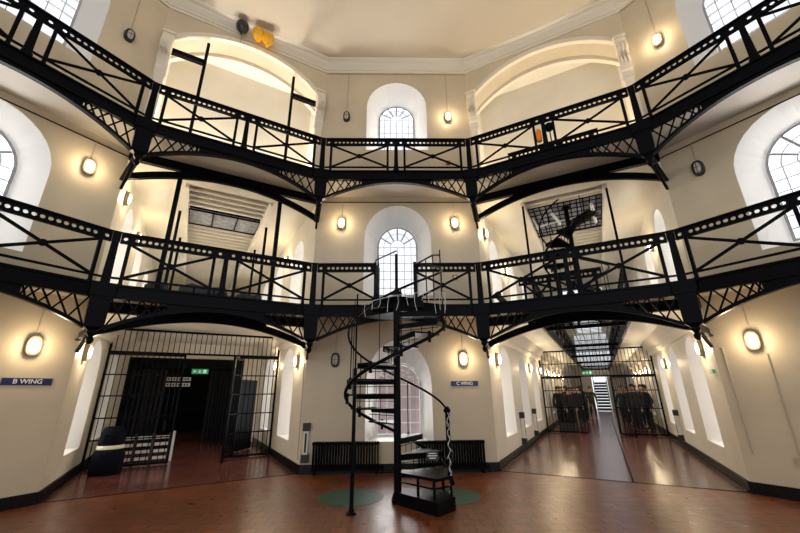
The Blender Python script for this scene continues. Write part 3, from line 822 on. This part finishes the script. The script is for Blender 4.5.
def exit_sign(loc, rz, w, label, parent=None):
    r = thing('exit_sign', label, 'exit sign', loc, rz, None)
    MB().box(-w, w, -.02, .02, -w * .32, w * .32).obj('sign_board', M['exit'], r)
    mb = MB(); u = w * .3; cx_ = -w * .05
    mb.box(cx_ - u * .15, cx_ + u * .15, -.026, -.021, u * .35, u * .65).bar((cx_, -.023, u * .3), (cx_ - u * .1, -.023, -u * .2), u * .3, .004).bar((cx_ - u * .1, -.023, -u * .2), (cx_ + u * .45, -.023, -u * .7), u * .2, .004).bar((cx_ - u * .1, -.023, -u * .2), (cx_ - u * .6, -.023, -u * .6), u * .2, .004).bar((cx_, -.023, u * .2), (cx_ + u * .6, -.023, 0), u * .15, .004)
    mb.box(w * .35, w * .75, -.026, -.021, -u * .75, u * .75)
    mb.bar((-w * .8, -.023, 0), (-w * .4, -.023, 0), u * .25, .004).bar((-w * .8, -.023, 0), (-w * .62, -.023, u * .5), u * .22, .004).bar((-w * .8, -.023, 0), (-w * .62, -.023, -u * .5), u * .22, .004)
    mb.obj('running_man_symbol', M['exitw'], r)
    return r

# call points
for z in (7.75, 4.36):
    r = thing('fire_call_point', 'small red call point on the far wall above the %s gallery' % ('upper' if z > 6 else 'lower'), 'call point', F.w(3.60, 0, z), F.rz, None)
    MB().box(-.06, .06, -.05, 0, -.06, .06).obj('case', M['red'], r); MB().box(-.035, .035, -.055, -.05, -.03, .03).obj('glass_face', M['white'], r)

# ------------------------------------------------------------------ radiators
def radiator(x0, x1, label):
    r = thing('radiator', label, 'radiator', F.w((x0 + x1) / 2, -.12, 0), F.rz, 'black column radiators')
    w = (x1 - x0); n = int(w / .058)
    mb = MB()
    for k in range(n):
        x = -w / 2 + (k + .5) * w / n
        for yy in (-.05, .0, .05): mb.tube([(x, yy, .10), (x, yy, .60)], .016, 6)
        mb.box(x - .024, x + .024, -.07, .07, .57, .62).box(x - .024, x + .024, -.07, .07, .07, .12)
    mb.obj('columns', M['ironm'], r)
    MB().tube([(-w / 2, 0, .10), (w / 2, 0, .10)], .025).tube([(-w / 2, 0, .58), (w / 2, 0, .58)], .025).obj('manifold', M['ironm'], r)
    for s in (-1, 1): MB().box(s * (w / 2 - .06) - .02, s * (w / 2 - .06) + .02, -.06, .06, 0, .1).obj('foot', M['ironm'], r)
    MB().tube([(w / 2, 0, .10), (w / 2 + .07, 0, .10), (w / 2 + .07, 0, 0)], .014).lathe([(.02, 0), (.028, .03), (.02, .06)], 10, Matrix.Translation((w / 2 + .07, 0, .1))).obj('valve', M['ironm'], r)
radiator(FL - 1.86, FL - .42, 'black column radiator on the far wall left of the spiral stair')
radiator(FL + .40, FL + 1.86, 'black column radiator on the far wall right of the spiral stair')

# tube devices on walls
def tube_device(bay, x, z0, h, label):
    r = thing('wall_barrier_unit', label, 'barrier unit', bay.w(x, -.075, z0), bay.rz, 'white tube units with black ends')
    MB().box(-.05, .05, -.045, .045, .14, h - .14).box(-.012, .012, -.052, -.045, .16, h - .16).obj('white_tube', M['whitep'], r)
    MB().box(-.02, .02, -.055, -.046, .2, h - .2).obj('slot', M['rubber'], r)
    MB().box(-.075, .075, -.06, .07, 0, .16).obj('end_block', M['rubber'], r)
    MB().box(-.075, .075, -.06, .07, h - .16, h).obj('end_block', M['rubber'], r)
tube_device(F, .13, .22, .78, 'white tube with black end blocks at the left end of the far wall')
wR1 = wing_wall_bay('R', 0, 30.0); wR2 = wing_wall_bay('R', 1, 30.0); wL1 = wing_wall_bay('L', 1, 12.5)
tube_device(wR1, 3.0, .18, .85, 'white tube with black ends on the left wall of the right wing, nearer')
tube_device(wR1, 5.3, .18, .85, 'white tube with black ends on the left wall of the right wing, farther')
tube_device(wR2, 24.4, .18, .85, 'white tube with black ends on the right wall of the right wing')
for bay_, x_, z_, tx in ((wR2, 29.72, 1.95, 'the corner of the right wing'),):
    exit_sign(bay_.w(x_, -.03, z_), bay_.rz, .10, 'tiny green exit sign on the corner of the right wing')
# small pipe on corner of left wing
o = MB().tube([(12.4, -.015, .25), (12.4, -.015, 2.9)], .012, 6).obj('cable_conduit', M['pipe'], None, False, wL1.A, wL1.rz); tag(o, 'thin conduit down the left wing corner beside the far wall', 'conduit')

# green discs on the floor
for x, tx in ((-.82, 'left'), (.78, 'right')):
    o = MB().lathe([(.54, 0), (.54, .004)], 40).obj('floor_disc', M['green'], None, False, (x, 6.93, 0)); tag(o, 'dark green round disc on the floor %s of the spiral stair' % tx, 'floor disc', 'green floor discs')
# darker seam strip of the wing thresholds
for k, nm in (('L', 'left'), ('R', 'right')):
    o = MB().box(0, W[k].L, -.02, .03, 0, .003).obj('trim_threshold_' + nm, M['ironm'], None, False, W[k].A, W[k].rz); struct(o)

struct(MB().box(2.485, 2.515, .03, 25, 0, .002).obj('trim_floor_seam', M['ironm'], None, False, W['R'].A, W['R'].rz), 'dark seam running down the right wing floor')
# ------------------------------------------------------------------ gates
def bars_panel(mb, x0, x1, z0, z1, sp=.125, r=.011, y=0):
    n = max(1, int(round((x1 - x0) / sp)))
    for k in range(1, n): mb.tube([(x0 + (x1 - x0) * k / n, y, z0), (x0 + (x1 - x0) * k / n, y, z1)], r, 6)
def gate(bay, t_, nm, left, right, ztop, rails, zlin, over_rails):
    r = thing('barred_gate', 'black barred gate screen across the %s wing' % nm, 'gate', bay.w(0, t_, 0), bay.rz)
    L = bay.L; x0, x1 = .03, L - .03
    def fr(mb, a, c, z0, z1, w=.05):
        mb.box(a, c, -.025, .025, z0, z0 + w).box(a, c, -.025, .025, z1 - w, z1).box(a, a + w, -.025, .025, z0, z1).box(c - w, c, -.025, .025, z0, z1)
    for a, c, nn in ((x0, left, 'left_panel'), (right, x1, 'right_panel')):
        mb = MB(); fr(mb, a, c, .02, zlin); bars_panel(mb, a, c, .04, zlin)
        for z in rails: mb.box(a, c, -.012, .012, z - .015, z + .015)
        mb.obj(nn, M['iron'], r)
    mb = MB(); fr(mb, x0, x1, zlin, ztop); bars_panel(mb, x0, x1, zlin, ztop)
    for z in over_rails: mb.box(x0, x1, -.012, .012, z - .015, z + .015)
    mb.box(x0, x1, -.04, .04, ztop - .05, ztop)
    mb.obj('overhead_panel', M['iron'], r)
    return r
gR = gate(bR, 8.45, 'right', 1.58, 2.62, 3.22, (.95, 1.6), 2.13, (2.67,))
lf = MB(); lf.box(0, .04, -.02, .02, .03, 2.1).box(.98, 1.02, -.02, .02, .03, 2.1).box(0, 1.02, -.02, .02, .03, .08).box(0, 1.02, -.02, .02, 2.05, 2.1).box(0, 1.02, -.02, .02, .95, 1.0)
bars_panel(lf, 0, 1.02, .05, 2.08)
lo_ = lf.obj('open_leaf', M['iron'], gR, False, (2.62, -.05, 0), math.radians(-62))
gL = gate(bL, 2.9, 'left', L_ - 2.46, L_ - 1.12, 3.24, (.62, 1.1, 1.6, 2.1), 2.62, ())
mb = MB(); mb.box(-.04, .04, -.03, .03, 0, 2.6); mb.box(-.05, .05, -.04, .04, .5, .62).box(-.05, .05, -.04, .04, 1.5, 1.62)
lp = thing('gate_leaf', 'open black barred leaf swung towards the hall at the left wing', 'gate leaf', bL.w(L_ - 1.30, 2.30, 0), bL.rz + math.radians(62))
mb.obj('stile', M['iron'], lp)
mb = MB(); mb.box(0, .62, -.02, .02, .08, .13).box(0, .62, -.02, .02, 2.5, 2.55).box(.58, .62, -.02, .02, .08, 2.55); bars_panel(mb, 0, .62, .1, 2.53)
for z in (.62, 1.1, 1.6, 2.1): mb.box(0, .62, -.012, .012, z - .015, z + .015)
mb.obj('bars', M['iron'], lp)

# ------------------------------------------------------------------ right wing: mesh ceiling over the corridor
r = thing('well_mesh', 'black wire mesh guard spanning the well above the right wing corridor', 'mesh', bR.w(2.12, .66, 3.3), bR.rz)
TLm = 29.0
mb = MB()
for k in range(0, 10): mb.box(-.99 + 1.98 * k / 9 - .009, -.99 + 1.98 * k / 9 + .009, 0, TLm, -.008, .008)
y = 0
while y < TLm:
    mb.box(-.99, .99, y - .008, y + .008, -.008, .008); y += .27 if y < 10 else .5
mb.obj('wire_grid', M['iron'], r)
mb = MB().box(-1.02, -.96, 0, TLm, -.12, .18).box(.96, 1.02, 0, TLm, -.12, .18)
y = 1.6
while y < TLm:
    mb.box(-1, 1, y - .03, y + .03, -.08, .02); y += 5.2
mb.obj('side_beams', M['iron'], r)
# gallery railings further in the right wing (both sides) as simple long railings
for xx, side in ((1.10, 'left'), (3.14, 'right')):
    for q, y0 in enumerate((4.4, 8.1, 11.8, 15.5)):
        a = bR.w(xx, y0)[:2]; c = bR.w(xx, y0 + 3.6)[:2]
        make_railing(Bay(a, c), D_LO, 'perforated gallery railing deep in the right wing, %s side, panel %s from the hall' % (side, ('second', 'third', 'fourth', 'fifth')[q]))
# side roof strips of the right wing, and an end window added for brightness
struct(MB().box(0, 1.14, 9, 30, 6.7, 6.8).box(3.1, LR, 9, 30, 6.7, 6.8).obj('ceiling_right_wing_roof', M['wallw'], None, False, bR.A, bR.rz))
fb = MB()
for k in range(6): fb.box(.7 + .56 * k - .02, .7 + .56 * k + .02, 30.1, 30.15, 3.5, 6.5)
for k in range(7): fb.box(.7, 3.5, 30.1, 30.15, 3.5 + .5 * k - .02, 3.5 + .5 * k + .02)
struct(fb.obj('window_90', M['frame'], None, False, bR.A, bR.rz), 'large barred window at the far end of the right wing, upper storey')
# exit sign over the gate
exit_sign(bR.w(1.85, 8.35, 2.28), bR.rz, .20, 'green exit sign hanging over the open gate of the right wing')
exit_sign(bL.w(L_ - 1.97, 6.3, 2.36), bL.rz, .26, 'green exit sign hanging in the dark left wing')

# far end of right wing: bright doorway with steps
r = thing('steel_stair', 'black openwork steel stair at the far end of the right wing', 'stairs', bR.w(2.25, 26.0, 0), bR.rz)
mb = MB()
for k in range(10): mb.box(-.45, .45, .25 * k - .1, .25 * k + .12, .22 * (k + 1) - .03, .22 * (k + 1)).box(-.45, .45, .25 * k - .1, .25 * k - .08, .22 * (k + 1) - .17, .22 * (k + 1))
mb.obj('treads', M['coat1'], r)
for s in (-1, 1): MB().bar((s * .47, -.2, .05), (s * .47, 2.4, 2.3), .18, .03).obj('stringer', M['iron'], r)
for s in (-1, 1):
    m2 = MB().tube([(s * .5, -.2, .9), (s * .5, 2.4, 3.0)], .02, 6)
    for k in range(4): m2.tube([(s * .5, -.15 + .8 * k, .05 + .7 * k), (s * .5, -.15 + .8 * k, .95 + .65 * k)], .012, 6)
    m2.obj('handrail', M['iron'], r)
# low black crate by gate
r = thing('storage_crate', 'low black crate on the floor behind the gate of the right wing', 'crate', bR.w(.75, 9.3, 0), bR.rz)
MB().box(-.3, .3, -.2, .2, .03, .34).obj('box', M['rubber'], r); MB().box(-.32, .32, -.22, .22, .34, .38).obj('lid', M['ironm'], r)

# ------------------------------------------------------------------ left wing dark interior
b = bL
def LX(s): return L_ - s
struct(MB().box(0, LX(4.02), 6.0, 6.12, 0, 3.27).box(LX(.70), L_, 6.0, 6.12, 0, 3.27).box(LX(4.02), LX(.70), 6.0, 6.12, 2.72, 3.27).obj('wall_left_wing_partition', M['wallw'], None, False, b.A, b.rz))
def slab_thing(name, label, cat, x0, x1, y0, y1, z0, z1, m, parts=(), group=None):
    r = thing(name, label, cat, b.w((x0 + x1) / 2, (y0 + y1) / 2, z0), b.rz, group)
    return r, (x1 - x0) / 2, (y1 - y0) / 2, z1 - z0
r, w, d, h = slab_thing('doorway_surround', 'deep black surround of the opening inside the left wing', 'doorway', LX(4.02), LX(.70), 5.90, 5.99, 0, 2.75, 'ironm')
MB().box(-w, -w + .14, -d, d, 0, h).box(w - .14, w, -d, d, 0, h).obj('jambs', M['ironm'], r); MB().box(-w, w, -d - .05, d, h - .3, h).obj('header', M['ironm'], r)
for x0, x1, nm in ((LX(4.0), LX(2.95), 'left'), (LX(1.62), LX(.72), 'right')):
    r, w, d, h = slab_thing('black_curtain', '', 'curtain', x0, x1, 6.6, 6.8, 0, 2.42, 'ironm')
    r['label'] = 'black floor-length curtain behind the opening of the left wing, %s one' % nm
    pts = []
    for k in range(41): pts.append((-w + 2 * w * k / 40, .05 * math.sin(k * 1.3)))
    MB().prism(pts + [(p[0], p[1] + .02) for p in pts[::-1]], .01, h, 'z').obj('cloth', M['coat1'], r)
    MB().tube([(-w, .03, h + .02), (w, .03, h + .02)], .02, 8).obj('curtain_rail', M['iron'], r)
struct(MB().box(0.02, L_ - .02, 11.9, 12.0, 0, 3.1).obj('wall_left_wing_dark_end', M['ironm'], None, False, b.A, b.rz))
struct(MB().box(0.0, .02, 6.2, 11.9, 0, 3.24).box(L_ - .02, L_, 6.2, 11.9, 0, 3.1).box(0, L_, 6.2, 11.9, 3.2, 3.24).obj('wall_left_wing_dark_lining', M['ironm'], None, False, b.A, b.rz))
for z, tx in ((2.12, 'upper'), (1.93, 'lower')):
    r = thing('strip_sign', 'narrow pale sign strip in the dark left wing, %s of two' % tx, 'sign', b.w(LX(2.62), 6.9, z), b.rz, 'pale sign strips')
    MB().box(-.42, .42, -.01, .01, -.06, .06).obj('board', M['whitep'], r)
    mb = MB()
    for k in range(9): mb.box(-.38 + k * .085, -.33 + k * .085, -.014, -.0105, -.035, .035)
    mb.obj('panel_gaps', M['rubber'], r)
lamp(Bay(b.w(0, 0)[:2], b.w(0, 12)[:2]), 8.6, 2.1, True, 'lit bulkhead lamp glinting on the left in the dark part of the left wing', -.03, None, 16)
lamp(Bay(b.w(b.L, 12)[:2], b.w(b.L, 0)[:2]), 2.6, 2.3, True, 'lit bulkhead lamp deep on the right in the dark part of the left wing', -.03, None, 16)
# waist-high barrier in the dark opening
r = thing('metal_barrier', 'waist-high dark barrier of upright bars inside the left wing', 'barrier', b.w(LX(2.15), 8.2, 0), b.rz)
mb = MB().box(-.8, .8, -.02, .02, .12, .16).box(-.8, .8, -.02, .02, 1.06, 1.1).box(-.8, -.76, -.02, .02, 0, 1.1).box(.76, .8, -.02, .02, 0, 1.1); bars_panel(mb, -.8, .8, .14, 1.08, .13); mb.obj('frame', M['iron'], r)
MB().box(-.7, -.6, -.05, .05, .35, .7).obj('lock_box', M['rubber'], r)
# tall black door leaf in right of left wing
r = thing('steel_door', 'tall plain black steel door standing open beyond the left gate', 'door', b.w(LX(.62), 4.2, 0), b.rz + math.radians(50))
MB().box(-.45, .45, -.03, .03, .02, 2.02).obj('leaf', M['ironm'], r); MB().box(-.42, -.36, -.06, -.03, .95, 1.1).obj('handle', M['iron'], r)
# red stickers / notices on right panel
for x, z, s in ((LX(.30), 2.62, .09), (LX(.22), 1.88, .12)):
    r = thing('red_notice', 'small red notice on the wall beyond the left gate, %s one' % ('upper' if z > 2.2 else 'lower'), 'notice', wL1.w(12.5 - (3.3 if z > 2.2 else 3.1), -.015, z - .25), wL1.rz)
    MB().box(-s, s, -.006, .006, -s, s).obj('paper', M['white'], r); MB().box(-s * .6, s * .2, -.009, -.006, -s * .6, s * .7).bar((-s * .5, -.008, s * .5), (s * .6, -.008, -s * .6), s * .4, .004).obj('mark', M['red'], r)
# bin at the left
r = thing('litter_bin', 'dark domed litter bin with a cream band by the left gate', 'bin', b.w(LX(3.62), 2.25, 0), b.rz)
MB().lathe([(.27, 0), (.30, .03), (.30, .38), (.27, .46), (.25, .50)], 24).obj('body', M['navyb'], r, True)
MB().lathe([(.255, .50), (.258, .505), (.256, .56), (.24, .58)], 24).obj('band', M['band'], r, True)
MB().lathe([(.24, .575), (.245, .60), (.22, .80), (.19, .92), (.14, .95), (.04, .96)], 24).obj('hood', M['navyb'], r, True)
MB().box(-.12, .12, -.25, -.20, .64, .80).obj('opening_flap', M['ironm'], r)
# slatted pallet behind gate; its white slats stand for daylight stripes
r = thing('slatted_crate', 'low slatted crate with daylight painted as pale slats behind the left gate', 'crate', b.w(LX(3.0), 3.75, 0), b.rz)
for k in range(4): MB().box(-.62, .55, -.35 + .0 * k, -.33, .06 + k * .16, .13 + k * .16).obj('slat', M['whitep'], r)
for xx in (-.62, -.25, .12, .5): MB().box(xx - .035, xx + .035, -.38, -.35, 0, .68).obj('upright', M['rubber'], r)
MB().box(.52, .60, -.39, .0, 0, .68).obj('end_board', M['whitep'], r)

# ------------------------------------------------------------------ balloons
for x, y, z, m_, tx, sc in ((-4.22, 7.42, 11.12, 'blackb', 'black balloon touching the cornice over the left wing', 1.0), (-3.84, 7.60, 11.08, 'orange', 'orange-yellow balloon at the cornice, left of the pair', .95), (-3.60, 7.70, 11.02, 'orange', 'orange-yellow balloon at the cornice, right of the pair', 1.0)):
    r = thing('balloon', tx, 'balloon', (x, y, z), 0, 'balloons under the ceiling'); r.scale = (1.3, 1.3, 1.2)
    MB().lathe([(.012, -.19), (.05, -.15), (.11, -.06), (.13, .03), (.115, .10), (.07, .15), (.01, .165)], 18).obj('envelope', M[m_], r, True)
    MB().lathe([(.022, -.215), (.010, -.19), (.012, -.185)], 8).tube([(0, 0, -.21), (.02, .01, -.32), (-.01, .02, -.45)], .003, 4).obj('knot', M[m_], r)

# ------------------------------------------------------------------ people in the right wing
def person_mesh(stride=0.0, arm=.06, coat='coat1'):
    V = []; E = []; Rr = []
    def add(p, r, par=None):
        V.append(p); Rr.append(r)
        if par is not None: E.append((par, len(V) - 1))
        return len(V) - 1
    pel = add((0, 0, .95), .15)
    be = add((0, 0, 1.12), .14, pel); ch = add((0, .0, 1.32), .165, be); sh_ = add((0, 0, 1.44), .12, ch)
    ne = add((0, -.01, 1.52), .06, sh_); h1 = add((0, -.03, 1.60), .085, ne); h2 = add((0, -.02, 1.70), .09, h1); add((0, -.01, 1.77), .05, h2)
    for s in (-1, 1):
        hp = add((s * .09, 0, .90), .10, pel); kn = add((s * .10, -s * stride * .5, .50), .072, hp); an = add((s * .10, -s * stride * .9 + .02, .10), .05, kn); add((s * .10, -s * stride * .9 - .12, .04), .04, an)
        sd = add((s * .18, 0, 1.42), .07, sh_); el = add((s * (.23 + arm), .03, 1.14), .052, sd); wr = add((s * (.22 + arm), -.08, .90), .038, el)
        hd = add((s * (.22 + arm), -.10, .82), .035, wr)
        for q in range(4): add((s * (.22 + arm) , -.13 + .02 * q, .73 - .01 * (q % 2)), .011, hd)
        add((s * (.20 + arm), -.14, .79), .012, hd)
    me = bpy.data.meshes.new('p'); me.from_pydata(V, E, []); me.update()
    o = bpy.data.objects.new('p', me); COL.objects.link(o)
    md = o.modifiers.new('s', 'SKIN'); 
    for i, r in enumerate(Rr): me.skin_vertices[0].data[i].radius = (r, r * (.72 if i in (0, 1, 2, 3) else 1))
    for i in range(len(Rr)): me.skin_vertices[0].data[i].use_root = (i == 0)
    o.modifiers.new('d', 'SUBSURF').levels = 1
    dg = bpy.context.evaluated_depsgraph_get(); m2 = bpy.data.meshes.new_from_object(o.evaluated_get(dg)); bpy.data.objects.remove(o)
    m2.materials.clear()
    for k in (coat, 'skin', 'jeans', 'rubber'): m2.materials.append(M[k])
    for p in m2.polygons:
        c = p.center; p.use_smooth = True
        if c.z > 1.50: p.material_index = 1
        elif abs(c.x) > .2 and c.z < .88: p.material_index = 1
        elif c.z < .12: p.material_index = 3
        elif c.z < .88: p.material_index = 2
        else: p.material_index = 0
    return m2
hairm = None
def hair_mesh():
    mb = MB(); mb.lathe([(.05, 1.60), (.10, 1.66), (.108, 1.72), (.09, 1.78), (.05, 1.81), (.01, 1.82)], 14, Matrix.Translation((0, .02, 0))); return mb.mesh('hair', M['hair'], True)
HM = hair_mesh()
PM = [person_mesh(0, .03, 'coat1'), person_mesh(.0, .05, 'coat2'), person_mesh(.05, .02, 'coat4'), person_mesh(.22, .04, 'coat3')]
def person(x, y, rz, k, label, group=None, sc=1):
    o = bpy.data.objects.new('person', PM[k]); COL.objects.link(o); o.location = bR.w(x, y, 0.005); o.rotation_euler.z = bR.rz + rz; o.scale = (sc, sc, sc)
    tag(o, label, 'person', group)
    h = bpy.data.objects.new('hair', HM); COL.objects.link(h); h.parent = o
    return o
coats = ('black coat', 'navy coat', 'charcoal coat', 'dark olive coat')
person(1.62, 17.8, .2, 3, 'person in dark olive coat walking in the middle of the right wing corridor')
lefts = [(.45, 10.4), (.85, 11.3), (.40, 12.2), (.95, 13.2), (.5, 14.2), (1.05, 15.2), (.6, 16.5), (1.3, 14.6), (.9, 9.9), (.35, 11.2), (1.25, 12.4), (.75, 12.9)]
rights = [(3.85, 10.6), (3.45, 11.6), (3.9, 12.6), (3.35, 13.8), (3.8, 15.0), (3.3, 16.4), (3.05, 12.6), (3.4, 10.2), (3.95, 11.6), (3.1, 14.9), (3.6, 13.1)]
for i, (x, y) in enumerate(lefts):
    k = i % 3; person(x, y, random.uniform(-1, 1), k, 'person in %s in the crowd left of the right wing, %s' % (coats[k], ('nearest the gate', 'second from the gate', 'third from the gate', 'fourth from the gate', 'fifth from the gate', 'sixth from the gate', 'farthest back', 'at the inner edge', 'foremost', 'against the wall', 'inner edge midway', 'in the middle')[i]), 'people behind the gate on the left', random.uniform(.93, 1.03))
for i, (x, y) in enumerate(rights):
    k = (i + 1) % 3; person(x, y, random.uniform(-1, 1), k, 'person in %s in the crowd right of the right wing, %s' % (coats[k], ('nearest the gate', 'second from the gate', 'third from the gate', 'fourth from the gate', 'fifth from the gate', 'farthest back', 'at the inner edge', 'foremost', 'against the wall', 'inner edge midway', 'in the middle')[i]), 'people behind the gate on the right', random.uniform(.93, 1.03))

# yard wall outside the ground-floor window
yw = MB().box(-3.4, 3.4, 11.6, 11.8, 0, 2.9).obj('yard_wall', M['brick']); tag(yw, 'red brick yard wall seen through the ground floor window', 'wall')

# ------------------------------------------------------------------ light
Wd = bpy.data.worlds.new('sky'); S.world = Wd; Wd.use_nodes = True
bg = Wd.node_tree.nodes['Background']; bg.inputs['Color'].default_value = (.93, .96, 1.0, 1); bg.inputs['Strength'].default_value = 1.12
def area(bay, x, y, z, w, h, power, col=(1, .97, .92)):
    ld = bpy.data.lights.new('window_daylight', 'AREA'); ld.shape = 'RECTANGLE'; ld.size = w; ld.size_y = h; ld.energy = power; ld.color = col
    o = bpy.data.objects.new('window_daylight', ld); COL.objects.link(o); o.location = bay.w(x, y, z)
    o.rotation_euler = (PI / 2, 0, bay.rz + PI) if False else (-PI / 2, 0, bay.rz)
    return o
area(F, cx, .9, 1.6, 1.1, 1.7, 30)
for z in (5.1, 9.3): area(F, cx, .9, z, 1.1, 2.0, 60)
for k in ('SL', 'SR'):
    for z in (5.1, 9.3): area(W[k], W[k].L / 2, .75, z, 1.3, 2.0, 90)
for key, TL in (('L', 12.5), ('R', 30.0)):
    for side in (0, 1):
        wb = wing_wall_bay(key, side, TL)
        for ti in (1.76, 4.35, 6.95):
            for z in (1.5, 4.9): area(wb, ti if side == 0 else TL - ti, .7, z, .8, 1.8, 20 if z < 3 else 34)

# ------------------------------------------------------------------ camera
cam = bpy.data.cameras.new('camera'); co = bpy.data.objects.new('camera', cam); COL.objects.link(co)
cam.sensor_width = 36; cam.lens = 36 * 364.96 / 800; cam.clip_start = .05
p, roll, yaw = .3287, .0096, .0204
def cam_to_world():
    # axes of the fitted camera: right, forward, up before roll
    cy, sy = math.cos(yaw), math.sin(yaw)
    def un(X, Y, Z): return Vector((cy * X + sy * Y, -sy * X + cy * Y, Z))
    right0 = un(1, 0, 0); fwd = un(0, math.cos(p), math.sin(p)); up0 = un(0, -math.sin(p), math.cos(p))
    c, s = math.cos(roll), math.sin(roll)
    right = right0 * c - up0 * s; up = right0 * s + up0 * c
    m_ = Matrix((right, up, -fwd)).transposed().to_4x4(); m_.translation = Vector((-.1155, 0, 1.65)); return m_
co.matrix_world = cam_to_world()
S.camera = co
S.view_settings.view_transform = 'Standard'; S.view_settings.look = 'None'; S.view_settings.gamma = 1; S.view_settings.use_curve_mapping = False
S.view_settings.exposure = 0.10
